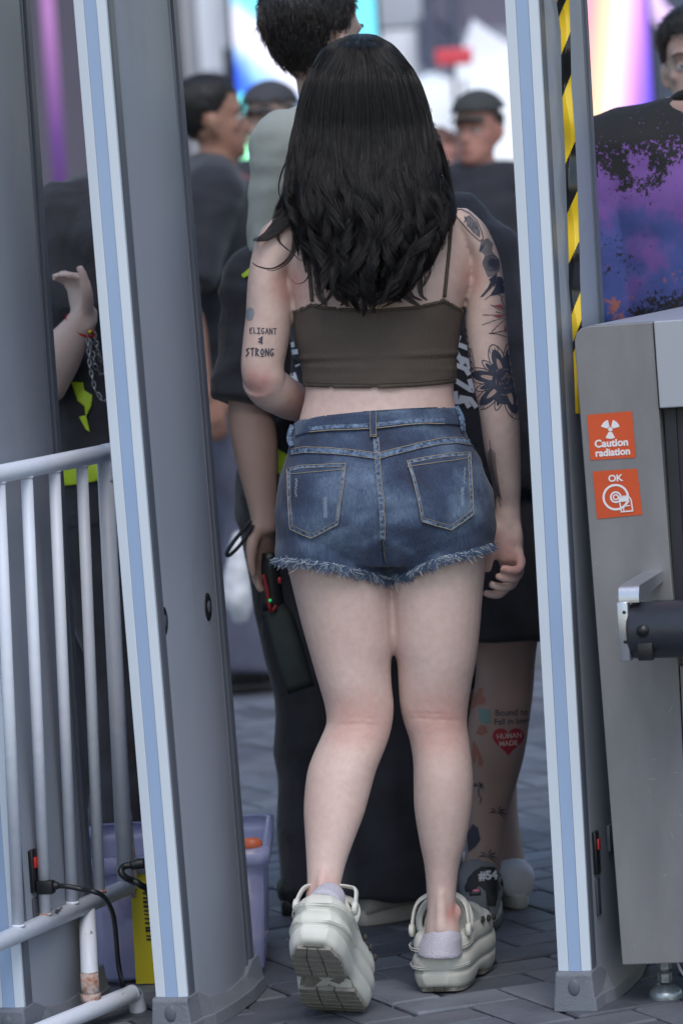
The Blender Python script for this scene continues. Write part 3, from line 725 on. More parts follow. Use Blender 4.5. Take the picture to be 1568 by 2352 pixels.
flat(ringpoly(1413, 1142, 25.5, 30.5) + ringpoly(1413, 1142, 9.5, 13.5) + ringpoly(1413, 1142, 4, 7), -0.002, 'reel_mark', prt, s2)
flat(line((1420, 1141), (1441, 1139), 3) + line((1420, 1141), (1426, 1177), 3) + line((1424, 1176), (1452, 1173), 3) + line((1441, 1139), (1448, 1147), 3) + line((1448, 1147), (1452, 1175), 3)
     + [[(1421, 1140), (1441, 1138), (1442, 1151), (1423, 1153)]] + line((1444, 1150), (1432, 1166), 2.5) + line((1430, 1163), (1446, 1161), 2.5) + line((1430, 1163), (1432, 1175), 2.5), -0.0026, 'floppy_mark', prt, s2)
# scratches on the plate
scr = mat('scratch', (158, 160, 166), 0.4, metal=0.3)
rr = random.Random(3); pls = []
for k in range(13):
    u = rr.uniform(1390, 1560); v = rr.uniform(1240, 2180); u = max(u, 1345 + (v - 800) * 0.075 + 6)
    L_ = rr.uniform(4, 18); a_ = rr.choice([0, -4, 20, 70, -60]); pls += line((u, v), (u + L_ * cos(radians(a_)), v + L_ * sin(radians(a_))), rr.uniform(0.6, 2.0))
o_ = flat(pls, -0.0006, 'scratches', scr, pl); o_['kind'] = 'stuff'

# ------------------------------------------------------------------ white crowd barrier
paint = mat('barrier_paint', (222, 227, 238), 0.42, spec=0.5, rgb2=(212, 218, 232), vscale=5, bump=0.12, bscale=50)
def worn_paint():
    M = paint.copy(); M.name = 'barrier_paint_chipped'; n = M.node_tree; L = n.links; b = n.nodes['Principled BSDF']
    src = b.inputs['Base Color'].links[0].from_socket
    no = n.nodes.new('ShaderNodeTexNoise'); no.inputs['Scale'].default_value = 26; no.inputs['Detail'].default_value = 8; no.inputs['Roughness'].default_value = 0.65
    tc = n.nodes.new('ShaderNodeTexCoord'); mp = n.nodes.new('ShaderNodeMapping'); mp.inputs['Scale'].default_value = (1.4, .5, 2.2); L.new(tc.outputs['Object'], mp.inputs[0]); L.new(mp.outputs[0], no.inputs['Vector'])
    rp = n.nodes.new('ShaderNodeValToRGB'); rp.color_ramp.elements[0].position = 0.655; rp.color_ramp.elements[1].position = 0.67; L.new(no.outputs[0], rp.inputs[0])
    mx = n.nodes.new('ShaderNodeMix'); mx.data_type = 'RGBA'; L.new(rp.outputs[0], mx.inputs[0]); L.new(src, mx.inputs[6]); mx.inputs[7].default_value = lin((96, 84, 84)) + (1,)
    L.new(mx.outputs[2], b.inputs['Base Color']); return M
paint2 = worn_paint()
rust = mat('rust', (150, 92, 60), 0.8, rgb2=(196, 190, 190), vscale=90, bump=0.4)
bar_root = thing('crowd_barrier', 'white steel crowd barrier with chipped paint in front of the left gates', 'barrier', (-0.48, 6.45, 0))
zt, zl = 0.958, 0.192
def onz(u, v, z): return PZ(u, v, z)
A1 = onz(241, 1041, zt); A0 = onz(0, 1089, zt); dR = (A1 - A0); dR.z = 0; dl = dR.normalized()
A0x = A1 - dl * 1.3
e_top = A1
post_b = Vector((A1.x, A1.y, 0)) + Vector((0.0, 0, 0))
B1 = onz(292, 2038, zl); B0 = onz(0, 2164, zl); dB = (B1 - B0); dB.z = 0; dbl = dB.normalized(); B0x = B1 - dbl * 1.3
mb = MB(); mb.tube([A0x, A1 - dl * 0.05, A1 - dl * 0.015, A1 + dl * 0.004 - EZ * 0.012, Vector((A1.x, A1.y, zt)) + dl * 0.006 - EZ * 0.05], 0.0155, 20, 5)
mb.obj('top_rail', paint2, bar_root)
def line_pt(o_, d_, u, v_guess, z):
    # point on the rail nearest to picture column u
    best = None
    for k in range(1301):
        p = o_ - d_ * (k * 0.001); q = p - CAM; zz = q.dot(FWD); uu = 784 + q.dot(RIGHT) / zz * F_PX
        if best is None or abs(uu - u) < best[0]: best = (abs(uu - u), p)
    return best[1]
pb_ = line_pt(B1, dbl, 290, 0, zl); pt_ = line_pt(A1, dl, 243, 0, zt)
MB().tube([pt_ + Vector((0, 0, -0.002)), pb_ + Vector((0, 0, 0.0))], [0.0145, 0.0145], 20).obj('end_post', paint, bar_root)
MB().tube([pb_ + Vector((0.012, 0.012, -0.02)), pb_ + Vector((0.012, 0.012, 0.02)), pb_ + Vector((0.006, .012, 0.40))], [0.004, 0.008, 0.008], 8).obj('hinge_pin', rust, bar_root)
mb = MB(); mb.tube([B0x, B1 + dbl * 0.006], 0.0148, 20); mb.obj('bottom_rail', paint2, bar_root)
MB().tube([B1 + dbl * 0.004, B1 + dbl * 0.012], [0.0150, 0.0125], 20).obj('rail_cap', rust, bar_root)
for k in range(12):
    ub = 230 - 62.0 * k; 
    if ub > -250: b_ = line_pt(B1, dbl, ub, 0, zl); tpp = line_pt(A1, dl, 187 - 63.2 * k, 0, zt)
    else: break
    o = MB().tube([b_ + EZ * 0.012, tpp - EZ * 0.012], 0.0100, 16).obj('baluster', paint, bar_root)
    MB().tube([b_ + EZ * 0.0125, b_ + EZ * 0.0165], [0.0122, 0.0104], 14).obj('weld', rust if k % 2 == 0 else paint, o)
    MB().tube([tpp - EZ * 0.0165, tpp - EZ * 0.0125], [0.0104, 0.0122], 14).obj('weld', paint, o)
lt = line_pt(B1, dbl, 199, 0, zl); lb = PZ(210, 2300, 0.045)
MB().tube([lt - EZ * 0.01, (lt + lb) / 2, lb + EZ * 0.026], [0.0145, 0.0150, 0.0150], 20).obj('leg', paint2, bar_root)
MB().tube([lb + EZ * 0.048, lb + EZ * 0.008], [(0.0155, 0.0155)] * 2, 18).obj('leg_collar', rust, bar_root)
MB().tube([lb + EZ * 0.014, lb - EZ * 0.004], [(0.0172, 0.0172)] * 2, 8).obj('coupling', rust, bar_root)
f1 = PZ(300, 2284, 0.034); f0 = PZ(150, 2345, 0.034); fd = (f1 - f0).normalized()
MB().tube([f1 - fd * 0.55 - EZ * 0.019, f1 - fd * 0.53, f1 - fd * 0.45, f1 - fd * 0.03, f1, f1 + fd * 0.014 - EZ * 0.006, f1 + fd * 0.022 - EZ * 0.034], 0.0152, 20, 5).obj('foot_bar', paint2, bar_root)

# ------------------------------------------------------------------ plastic tub behind the gate
tubm = mat('tub_plastic', (176, 180, 220), 0.25, alpha=0.5, spec=0.5, var=0.05, vscale=3)
tx = thing('storage_tub', 'translucent lilac plastic storage tub with a yellow label behind the gate foot', 'storage box', (-0.27, 7.0, 0))
fL, fR = PZ(222, 2262, 0.004), PZ(606, 2238, 0.004)
ax = (fR - fL).normalized(); ay = EZ.cross(ax); Lx = (fR - fL).length; hT = P(620, 1950, fR.y).z
c0 = (fL + fR) / 2; dpt = 0.36
def quad(hx0, y0, y1, z, ex=0): return [c0 + ax * sx * (hx0) + ay * y + EZ * z for sx, y in ((-1, y0), (1, y0), (1, y1), (-1, y1))]
def rr_ring(hx, y0, y1, z, r=0.03, n=5):
    pts = []
    for (sx, yy, a0) in ((-1, y0, pi), (1, y0, 1.5 * pi), (1, y1, 0), (-1, y1, 0.5 * pi)):
        cx = sx * (hx - r); cy = yy + (r if yy == y0 else -r)
        for k in range(n + 1): a_ = a0 + pi / 2 * k / n; pts.append(c0 + ax * (cx + r * cos(a_)) + ay * (cy + r * sin(a_)) + EZ * z)
    return pts
H_ = Lx / 2
mb = MB(); mb.rings([rr_ring(H_, 0, dpt, 0.004), rr_ring(H_ + .002, -.002, dpt + .002, 0.012), rr_ring(H_ + .012, -.012, dpt + .012, hT - 0.03)], cap=False)
n_ = 24; mb.f.append(tuple(range(n_))); body = mb.obj('body', tubm, tx); thick(body, 0.002)
mb = MB(); mb.rings([rr_ring(H_ + .012, -.012, dpt + .012, hT - 0.032), rr_ring(H_ + .024, -.024, dpt + .024, hT - 0.03), rr_ring(H_ + .025, -.025, dpt + .025, hT), rr_ring(H_ + .012, -.012, dpt + .012, hT + .001)], cap=False); r_ = mb.obj('rim', tubm, tx); thick(r_, 0.002)
MB().rings([rr_ring(H_ - .004, .004, dpt - .004, 0.008), rr_ring(H_ - .006, .006, dpt - .006, 0.010)]).obj('floor_panel', tubm, tx)
# packets and odds inside the tub
rr = random.Random(11)
cols = [(190, 120, 160), (70, 80, 150), (200, 90, 80), (80, 170, 140), (120, 70, 110), (60, 90, 170), (210, 200, 210), (230, 120, 80), (90, 60, 120)]
heap = [MB() for _ in range(5)]
for k in range(160):
    p_ = c0 + ax * rr.uniform(-H_ * .86, H_ * .86) + ay * rr.uniform(0.03, dpt - .04) + EZ * rr.uniform(0.02, 0.12)
    a1 = Vector((rr.uniform(-1, 1), rr.uniform(-1, 1), rr.uniform(-.6, .6))).normalized(); a2 = a1.orthogonal().normalized()
    heap[k % 5].ball(p_, (rr.uniform(.018, .035), rr.uniform(.012, .025), rr.uniform(.006, .012)), 4, (a1, a2, a1.cross(a2)))
hroot = thing('packets', 'jumble of coloured packets and wrappers filling the bottom of the lilac tub', 'packets', tuple(c0))
hroot['kind'] = 'stuff'
for k in range(5):
    o = heap[k].obj('packet_heap', mat('packet_%d' % k, cols[(k * 2) % 9], 0.3), hroot); o['kind'] = 'stuff'
mat('packet_7', cols[7], 0.3)
o = MB().ball(P(577, 1942, fR.y + 0.1), (0.022, 0.012, 0.016), 6).obj('packet', mat('packet_7', cols[7], 0.3), None); o['label'] = 'orange packet poking up at the rim of the storage tub'; o['category'] = 'packet'
ym = mat('label_yellow', (216, 200, 40), 0.5)
mb = MB(); a_, b_ = PZ(313, 2262, 0.01), PZ(360, 2260, 0.01)
def on_tub(u, v):
    d = ray(u, v); n = ay; q = c0 - ay * 0.016; t_ = (q - CAM).dot(n) / d.dot(n); return CAM + d * t_
mb.add([on_tub(*q) for q in ((298, 1990), (420, 1985), (432, 2258), (313, 2260))], [(0, 1, 2, 3)]); lab = mb.obj('label', ym, tx)
mb = MB()
for k in range(13):
    v = 2040 + k * 9.6 + rr.uniform(-2, 2); u = 327 + (v - 2040) * 0.083; w_ = rr.uniform(3, 9)
    mb.add([on_tub(*q) - ay * .002 for q in ((u, v), (u + w_ + 14, v), (u + w_ + 14, v + rr.uniform(3, 7)), (u, v + rr.uniform(3, 7)))], [(0, 1, 2, 3)])
mb.obj('label_print', cap_black, lab)
# ------------------------------------------------------------------ people: generic builder
HEAD = [  # z, front, back, half width (in head heights)
    (0.0, .40, .18, .10), (0.05, .42, .06, .18), (0.15, .415, -.08, .25), (0.3, .40, -.28, .285), (0.45, .375, -.40, .305), (0.55, .365, -.44, .32),
    (0.66, .385, -.455, .33), (0.8, .355, -.43, .31), (0.9, .27, -.35, .25), (0.965, .14, -.22, .155), (1.0, .0, -.08, .05)]
def head_mb(mb, T, h, n=32, nose=1.0):
    """T maps local head coords (x right, y forward, z up from chin) to world"""
    rs = []
    S = []
    for i in range(len(HEAD) - 1):
        for k in range(3):
            t = k / 3; a, b = HEAD[i], HEAD[i + 1]; S.append(tuple(a[j] + (b[j] - a[j]) * t for j in range(4)))
    S.append(HEAD[-1])
    for z, f, b, w_ in S:
        c = (f + b) / 2; hd = (f - b) / 2
        rs.append([T(Vector((w_ * cos(2 * pi * k / n), c + hd * sin(2 * pi * k / n), z)) * h) for k in range(n)])
    mb.rings(rs)
    X = lambda x, y, z: T(Vector((x, y, z)) * h)
    mb.tube([X(0, .33, .56), X(0, .41, .48), X(0, .47 * nose, .38), X(0, .40, .31)], [.03 * h, .035 * h, .055 * h, .045 * h], 10, 3)
    for s in (-1, 1):
        mb.ball(X(.045 * s, .40, .335), .035 * h, 5)
        mb.tube([X(.315 * s, .02, .50), X(.36 * s, -.05, .52), X(.37 * s, -.07, .44), X(.34 * s, -.01, .32), X(.31 * s, .02, .30)], [(.03 * h), .035 * h, .035 * h, .03 * h, .02 * h], 8, 2)
        mb.tube([X(.30 * s, .0, .45), X(.34 * s, -.03, .44)], [.07 * h, .05 * h], 8)
        mb.tube([X(.05 * s, .36, .575), X(.15 * s, .355, .60), X(.25 * s, .28, .585)], [.025 * h] * 3, 8, 2)
        mb.ball(X(.2 * s, .24, .40), (.09 * h, .08 * h, .07 * h), 6)
    mb.tube([X(-.11, .37, .215), X(0, .42, .225), X(.11, .37, .215)], [.012 * h, .028 * h, .012 * h], 8, 3)
    mb.tube([X(-.09, .37, .185), X(0, .415, .18), X(.09, .37, .185)], [.012 * h, .030 * h, .012 * h], 8, 3)
def hand_mb(mb, w_, tip, palm_n, size=0.18, curl=0.35):
    """w_ wrist, tip direction target, palm_n palm normal; five fingers"""
    d = (tip - w_).normalized(); pn = (palm_n - d * palm_n.dot(d)).normalized(); s = d.cross(pn)
    pl_ = size * 0.52; k0 = w_ + d * pl_
    mb.tube([w_ - d * 0.02, w_ + d * 0.02, w_ + d * pl_ * 0.6, k0], [(0.026, 0.019), (0.030, 0.017), (0.040, 0.015), (0.040, 0.012)], 16, 2, ref=s)
    for i, (o, L_, r_) in enumerate(((-0.031, .78, .0078), (-0.0105, .95, .0086), (0.0105, 1.0, .0088), (0.031, .9, .0085))):
        b = k0 - d * 0.012 + s * o; dd = d; pts = [b]; LL = size * 0.46 * L_; q = b
        for seg, c in ((.45, curl * .8), (.30, curl * 1.6), (.25, curl * 2.2)):
            dd2 = (d * cos(c) + pn * sin(c)).normalized(); q = q + dd2 * (LL * seg); pts.append(q)
        mb.tube(pts, [r_ * 1.1, r_ * 1.05, r_ * .95, r_ * .7], 10, 3)
    b = w_ + d * 0.018 + s * 0.022
    mb.tube([b, b + s * 0.028 + d * 0.03 + pn * 0.01, b + s * 0.036 + d * 0.062 + pn * 0.018, b + s * 0.034 + d * 0.085 + pn * 0.024], [.014, .0125, .0095, .007], 10, 3)
def short_hair_m():
    if 'short_hair' in MATS: return MATS['short_hair']
    M = bpy.data.materials.new('short_hair'); M.use_nodes = True; n = M.node_tree; n.nodes.remove(n.nodes['Principled BSDF'])
    hb = n.nodes.new('ShaderNodeBsdfHairPrincipled'); hb.model = 'CHIANG'; hb.parametrization = 'MELANIN'; hb.inputs['Melanin'].default_value = .96; hb.inputs['Melanin Redness'].default_value = .4; hb.inputs['Roughness'].default_value = .4
    n.links.new(hb.outputs[0], n.nodes['Material Output'].inputs[0]); MATS['short_hair'] = M; return M
def hair_from_head(T_inv, me, h, mask, lift, m, parent, amp=0.006, name='hair', seed=0, fwd=None):
    """hair as a lifted, tousled copy of the scalp region"""
    c = me.copy(); bm = bmesh.new(); bm.from_mesh(c); bm.normal_update()
    bad = [];
    for v in bm.verts:
        q = T_inv(v.co) / h; k = mask(q)
        if k <= 0: bad.append(v); continue
        v.co += v.normal * (lift * min(1, k * 4) * (.35 + .75 * min(1, max(0, (q.z - .5) / .4))) + amp * noise.noise(v.co * 55 + Vector((seed, 0, 0))) * min(1, k * 4) + amp * .8 * noise.noise(v.co * 140))
    bmesh.ops.delete(bm, geom=bad, context='VERTS'); bm.to_mesh(c); bm.free()
    o = meobj(name, c, m, parent); s = o.modifiers.new('s', 'SOLIDIFY'); s.thickness = lift * 0.9; s.offset = -1
    if fwd is not None:
        rg = random.Random(int(seed * 7 + 1)); st_ = []; org = origin(parent); ps = [p for p in c.polygons]; vs_ = c.vertices
        for k in range(3200):
            p = ps[rg.randrange(len(ps))]; q = vs_[p.vertices[rg.randrange(3)]].co + org; nn = p.normal
            d = (Vector((0, 0, -1)) + fwd * (.9 if nn.z > .4 else -.15) + Vector((rg.gauss(0, .22), rg.gauss(0, .22), rg.gauss(0, .22)))); d = (d - nn * d.dot(nn)).normalized() + nn * rg.uniform(.05, .30)
            L2 = rg.uniform(.5, 1.0) * (.030 if lift > .02 else .016); st_.append([q - nn * .003, q + d * L2 * .5, q + d * L2 - nn * L2 * .12])
        hair_curves('hair_strands', st_, .0006, short_hair_m(), o, .4)
    return o
def scalp(q, front=.82, side=.55, back=.22):
    """>0 where hair grows; q in head heights, y forward"""
    lim = front if q.y > .22 else (side + (front - side) * max(0, (q.y - .02) / .2) if q.y > .02 else back + (side - back) * max(0, (q.y + .22) / .24))
    if abs(q.x) > .29 and q.y > -.14 and q.z < .56: return -1
    return q.z - lim
def shoe(mb_up, mb_sole, ankle, fwd, L_=0.28, wd=0.048, z0=0.0, h=0.10):
    f = Vector((fwd.x, fwd.y, 0)).normalized(); s = f.cross(EZ)
    def ring(y, w_, zb, zt_, n=16):
        c = Vector((ankle.x, ankle.y, z0)) + f * y
        return [c + s * (w_ * cos(2 * pi * k / n)) + EZ * ((zb + zt_) / 2 + (zt_ - zb) / 2 * math.copysign(abs(sin(2 * pi * k / n)) ** .7, sin(2 * pi * k / n))) for k in range(n)]
    mb_up.rings([ring(y, w_, 0.02, t_) for y, w_, t_ in ((-.075, .012, .05), (-.07, .030, .075), (-.04, .038, h), (0, .04, h), (.05, .042, h * .8), (.11, .047, .066), (.16, .045, .055), (.195, .03, .045), (.205, .012, .035))])
    out = []
    for z in (0.0, 0.004, 0.026, 0.03):
        g = -.003 if z in (0.0, .03) else 0
        pts = []
        for k in range(28):
            a = 2 * pi * k / 28; yy = .065 + (.147 + g) * sin(a); w_ = (wd * (0.82 + .18 * sin(a - .6)) + g) * cos(a)
            pts.append(Vector((ankle.x, ankle.y, z0 + z)) + f * yy + s * math.copysign(abs(w_) ** .85 * wd ** .15, w_))
        out.append(pts)
    mb_sole.rings(out)
def make_person(root, H, yaw, skin, shirt, legs='trousers', trouser=None, pose=None, hair='short', voxel=0.008, build=1.0, sh_h=.10, shoe_m=None, sole_m=None, head_yaw=0, head_pitch=0,
                hair_m=None, sleeve='short', face=True, cap=None, hem=.46, tloose=1.0, seed=0, sock=None):
    """full figure; local frame x right, y forward; root at the feet"""
    pose = pose or {}; o0 = Vector(root.location); cy_, sy_ = cos(yaw), sin(yaw)
    def Wd(x, y, z): return o0 + Vector((x * cy_ - y * sy_, x * sy_ + y * cy_, z))
    def J(n, d):
        q = pose.get(n, d); return q.copy() if isinstance(q, Vector) else Wd(*[c * H for c in q])
    fw = Vector((-sy_, cy_, 0)); rt = Vector((cy_, sy_, 0)); B = build
    hipL, hipR = J('hipL', (-.055, 0, .50)), J('hipR', (.055, 0, .50)); kL, kR = J('kneeL', (-.062, .012, .28)), J('kneeR', (.062, .012, .28))
    aL, aR = J('ankL', (-.065, -.015, .045)), J('ankR', (.065, -.015, .045))
    shL, shR = J('shL', (-.112, -.005, .81)), J('shR', (.112, -.005, .81)); eL, eR = J('elL', (-.145, -.02, .635)), J('elR', (.145, -.02, .635))
    wL, wR = J('wrL', (-.15, .03, .49)), J('wrR', (.15, .03, .49)); hL, hR = J('haL', (-.15, .045, .40)), J('haR', (.15, .045, .40))
    torso = [(J('pel', (0, 0, .475)), (.085, .06)), (J('hips', (0, 0, .52)), (.098, .068)), (J('wst', (0, .005, .60)), (.083, .06)), (J('chs', (0, .005, .70)), (.098, .068)), (J('axl', (0, 0, .765)), (.108, .064)), (J('cla', (0, -.005, .815)), (.088, .05)), (J('nb', (0, -.008, .845)), (.045, .04))]
    nk0, nk1 = J('nb', (0, -.008, .835)), J('hd', (0, .005, .885))
    def torso_mb(mb, g=0.0, lo=0, hi=7, k=1.0):
        mb.tube([t[0] for t in torso[lo:hi]], [((t[1][0] * H * B + g) * k, (t[1][1] * H * B + g) * k) for t in torso[lo:hi]], 28, 4, ref=rt)
        if hi > 5:
            for s_, e_ in ((shL, shR),): mb.tube([s_, (s_ + e_) / 2 + EZ * .012 * H, e_], [.032 * H * B + g, .042 * H * B + g, .032 * H * B + g], 16, 4)
    b = MB(); torso_mb(b)
    for hp, kn, an, fk in ((hipL, kL, aL, 'ftL'), (hipR, kR, aR, 'ftR')):
        fdr = pose.get(fk); fdr = (rt * fdr[0] + fw * fdr[1]).normalized() if fdr else fw
        b.tube([hp, hp * .5 + kn * .5, kn, kn * .68 + an * .32 - fw * .008 * H, kn * .3 + an * .7, an], [(.052 * H * B, .054 * H * B), (.046 * H * B,) * 2, (.033 * H,) * 2, (.034 * H,) * 2, (.022 * H,) * 2, (.020 * H, .024 * H)], 20, 5, ref=rt)
        b.tube([an - fdr * .014 * H, an + fdr * .045 * H - EZ * .024 * H, an + fdr * .085 * H - EZ * .032 * H], [.018 * H, .015 * H, .008 * H], 12, 3)
    for i, (s_, e_, w_, h_) in enumerate(((shL, eL, wL, hL), (shR, eR, wR, hR))):
        b.tube([s_ + (e_ - s_) * -.04, s_ * .7 + e_ * .3, e_, e_ * .7 + w_ * .3, w_, w_ + (h_ - w_) * .1], [.030 * H * B, .029 * H * B, .024 * H * B, .0255 * H * B, .0165 * H, .016 * H], 18, 5)
        pn = pose.get('palm' + 'LR'[i]); pn = (rt * pn[0] + fw * pn[1] + EZ * pn[2]) if pn else (rt if i == 0 else -rt)
        hand_mb(b, w_, h_, pn, pose.get('hs', .105) * H, pose.get('curl', .35))
    b.tube([nk0 - EZ * .02 * H, nk0, nk1, nk1 + EZ * .03 * H], [.036 * H, .033 * H, .032 * H, .032 * H], 18, 3)
    hh = .132 * H; ya = yaw + head_yaw; hc = J('hd', (0, .005, .885)); chin = hc - EZ * .018 * H
    Rm = Matrix.Rotation(ya, 3, 'Z') @ Matrix.Rotation(head_pitch, 3, 'X'); Ri = Rm.inverted()
    T = lambda q: chin + Rm @ (q + Vector((0, -.02 * H, 0)) * 0.5); Ti = lambda q: (Ri @ (q - chin)) - Vector((0, -.02 * H, 0)) * 0.5
    head_mb(b, T, hh)
    me = remesh(b, voxel, 4); hme = me.copy(); keep(hme, lambda c: c.z > chin.z - .01 and (c - chin).length < hh * 1.5)
    body = meobj('body', me, skin, root)
    hm = hair_m or black_hair
    if hair == 'short': hair_from_head(Ti, hme, hh, lambda q: scalp(q, .80, .5, .27), .014, hm, root, .003, seed=seed, fwd=Rm @ Vector((0, 1, 0)))
    elif hair == 'full': hair_from_head(Ti, hme, hh, lambda q: scalp(q, .80, .5, .24), .022, hm, root, .003, seed=seed, fwd=Rm @ Vector((0, 1, 0)))
    elif hair == 'long': hair_from_head(Ti, hme, hh, lambda q: scalp(q, .80, .3, .0), .022, hm, root, .008, seed=seed)
    if cap:
        cm = hme.copy(); bm = bmesh.new(); bm.from_mesh(cm); bm.normal_update(); bad = []
        for v in bm.verts:
            q = Ti(v.co) / hh
            if q.z < .70 + .04 * (q.y < 0): bad.append(v)
            else: v.co += v.normal * .016 + EZ * .006
        bmesh.ops.delete(bm, geom=bad, context='VERTS'); bm.to_mesh(cm); bm.free(); co = meobj('cap', cm, cap, root); s_ = co.modifiers.new('s', 'SOLIDIFY'); s_.thickness = .004
        by = pose.get('brim', 1)
        mbb = MB(); mbb.rings([[T(Vector((x * .28, by * (.30 + k * .28 * (1 - x * x * .8)), .715 - .05 * k - .05 * x * x)) * hh) + EZ * dz for x in [i / 6 - 1 for i in range(13)]] + [T(Vector((x * .28, by * (.30 + k * .28 * (1 - x * x * .8)), .715 - .05 * k - .05 * x * x)) * hh) - EZ * (.004 - dz) for x in [1 - i / 6 for i in range(13)]] for k, dz in ((0, 0), (.5, 0), (1, 0))]); mbb.obj('brim', cap, co)
        hair_from_head(Ti, hme, hh, lambda q: scalp(q) if q.z < .74 else -1, .010, hm, root, .004, seed=seed)
    if face:
        ew = mat('eye_white', (200, 196, 192), 0.25); ei = mat('eye_iris', (36, 26, 22), 0.2)
        for s_ in (-1, 1):
            e_ = MB().ball(T(Vector((.145 * s_, .315, .495)) * hh), .052 * hh, 8).obj('eye', ew, root)
            MB().ball(T(Vector((.145 * s_, .346, .495)) * hh), .026 * hh, 6).obj('iris', ei, e_)
            MB().tube([T(Vector((x * s_, y + .012, z)) * hh) for x, y, z in ((.05, .375, .585), (.11, .385, .61), (.18, .355, .62), (.25, .29, .59))], [(.014 * hh, .012 * hh)] * 2 + [(.012 * hh, .01 * hh), (.006 * hh, .005 * hh)], 8, 3).obj('eyebrow', hm, root)
            MB().tube([T(Vector((x * s_, y, z)) * hh) for x, y, z in ((.085, .348, .50), (.12, .366, .528), (.17, .358, .528), (.215, .315, .50))], [.008 * hh] * 4, 6, 3).obj('eyelid', skin, root)
        MB().tube([T(Vector((x, y, .2)) * hh) for x, y in ((-.10, .392), (-.05, .425), (0, .437), (.05, .425), (.10, .392))], [(.010 * hh, .02 * hh)] * 5, 8, 3).obj('lips', mat('lips', (150, 96, 90), .5), root)
    # shirt
    c = MB(); g = .010 * H
    c.tube([J('hemc', (0, 0, hem)), torso[1][0], torso[2][0], torso[3][0], torso[4][0], torso[5][0], torso[6][0] - EZ * .006 * H],
           [(.102 * H * B + g, .074 * H * B + g), (.102 * H * B + g, .072 * H * B + g), (.096 * H * B + g, .068 * H * B + g), (.103 * H * B + g, .070 * H * B + g), (.108 * H * B + g, .064 * H * B + g), (.093 * H * B + g * .4, .056 * H * B + g * .3), (.046 * H, .043 * H)], 28, 4, ref=rt)
    c.tube([shL, (shL + shR) / 2 + EZ * .012 * H, shR], [.034 * H * B + g, .042 * H * B + g, .034 * H * B + g], 16, 4)
    sl = {'short': .85, 'half': 1.0, 'long': 1.0}[sleeve]
    for s_, e_, w_ in ((shL, eL, wL), (shR, eR, wR)):
        en = s_ * (1 - sl) + e_ * sl
        c.tube([s_, s_ * .6 + en * .4, en], [.042 * H * B, .043 * H * B, .043 * H * B if sleeve != 'long' else .035 * H], 20, 4)
        if sleeve == 'long': c.tube([e_, e_ * .5 + w_ * .5, w_], [.036 * H * B, .034 * H, .028 * H], 18, 4)
    for s_, e_ in ((shL, eL), (shR, eR)): c.ball(s_ + EZ * .002 * H, .046 * H * B, 8); c.tube([s_ + (torso[5][0] - s_) * .5, s_, s_ * .8 + e_ * .2], [.046 * H * B, .045 * H * B, .043 * H * B], 18, 2)
    sm_ = remesh(c, voxel, 3, wrinkle(.010, 6, 10, seed)); shirt_o = meobj('shirt', sm_, shirt, root)
    col = MB(); col.tube([torso[6][0] + Vector((cos(a) * rt.x * .046 * H + sin(a) * fw.x * .043 * H, cos(a) * rt.y * .046 * H + sin(a) * fw.y * .043 * H, -.004 * H - .012 * H * sin(a))) for a in [2 * pi * k / 24 for k in range(25)]], [(.006, .010)] * 25, 8); col.obj('collar', shirt, shirt_o)
    # trousers / shorts
    if trouser:
        c = MB(); g = .012 * H
        c.tube([torso[0][0] - EZ * .02 * H, torso[0][0], torso[1][0], torso[2][0] - EZ * .02 * H], [((.09 * H + g) * B, (.066 * H + g) * B)] * 4, 28, 2, ref=rt)
        for hp, kn, an in ((hipL, kL, aL), (hipR, kR, aR)):
            if legs == 'trousers':
                c.tube([hp, hp * .5 + kn * .5, kn, kn * .4 + an * .6, an + EZ * (.0 - .008 * H)], [(.062 * H * B, .064 * H * B), (.055 * H * B * tloose,) * 2, (.046 * H * tloose,) * 2, (.044 * H * tloose,) * 2, (.043 * H * tloose, .046 * H * tloose)], 22, 5, ref=rt)
            else:
                c.tube([hp, hp * .5 + kn * .5, kn * .86 + hp * .14], [(.064 * H * B, .066 * H * B), (.066 * H * B * tloose,) * 2, (.066 * H * tloose,) * 2], 22, 5, ref=rt)
        tm_ = remesh(c, voxel, 3, wrinkle(.008, 8, 6, seed + 3)); meobj('shorts' if legs == 'shorts' else 'trousers', tm_, trouser, root)
    for i, (an, kn) in enumerate(((aL, kL), (aR, kR))):
        u_, s_ = MB(), MB(); fd = pose.get('ftL' if i == 0 else 'ftR', None); fdir = (rt * fd[0] + fw * fd[1]) if fd else fw
        shoe(u_, s_, an, fdir, z0=max(0, an.z - .045 * H), h=sh_h[i] if isinstance(sh_h, tuple) else sh_h)
        so = u_.obj('shoe', shoe_m or shoe_black, root); s_.obj('sole', sole_m or shoe_black, so)
    return dict(T=T, Ti=Ti, hh=hh, body=body, shirt=shirt_o, W=Wd, rt=rt, fw=fw, torso=torso, wL=wL, wR=wR, hL=hL, hR=hR)
def ppl(label, x, y, group=None):
    t = thing('person', label, 'person', (x, y, 0), group); return t
def lanyard(d, root, m, H):
    W = d['W']; tb = MB(); tb.tube([W(-.05 * H, .0, .855 * H), W(-.055 * H, .07 * H, .80 * H), W(-.03 * H, .10 * H, .70 * H), W(0, .105 * H, .62 * H), W(.03 * H, .10 * H, .70 * H), W(.055 * H, .07 * H, .80 * H), W(.05 * H, 0, .855 * H)], [(.009, .002)] * 7, 8, 4); tb.obj('lanyard', m, root)
    MB().box(W(0, .112 * H, .585 * H), (.035, .004, .05), (d['rt'], d['fw'], EZ)).obj('badge', mat('badge_white', (210, 212, 220), .4), root, bevel=.002)

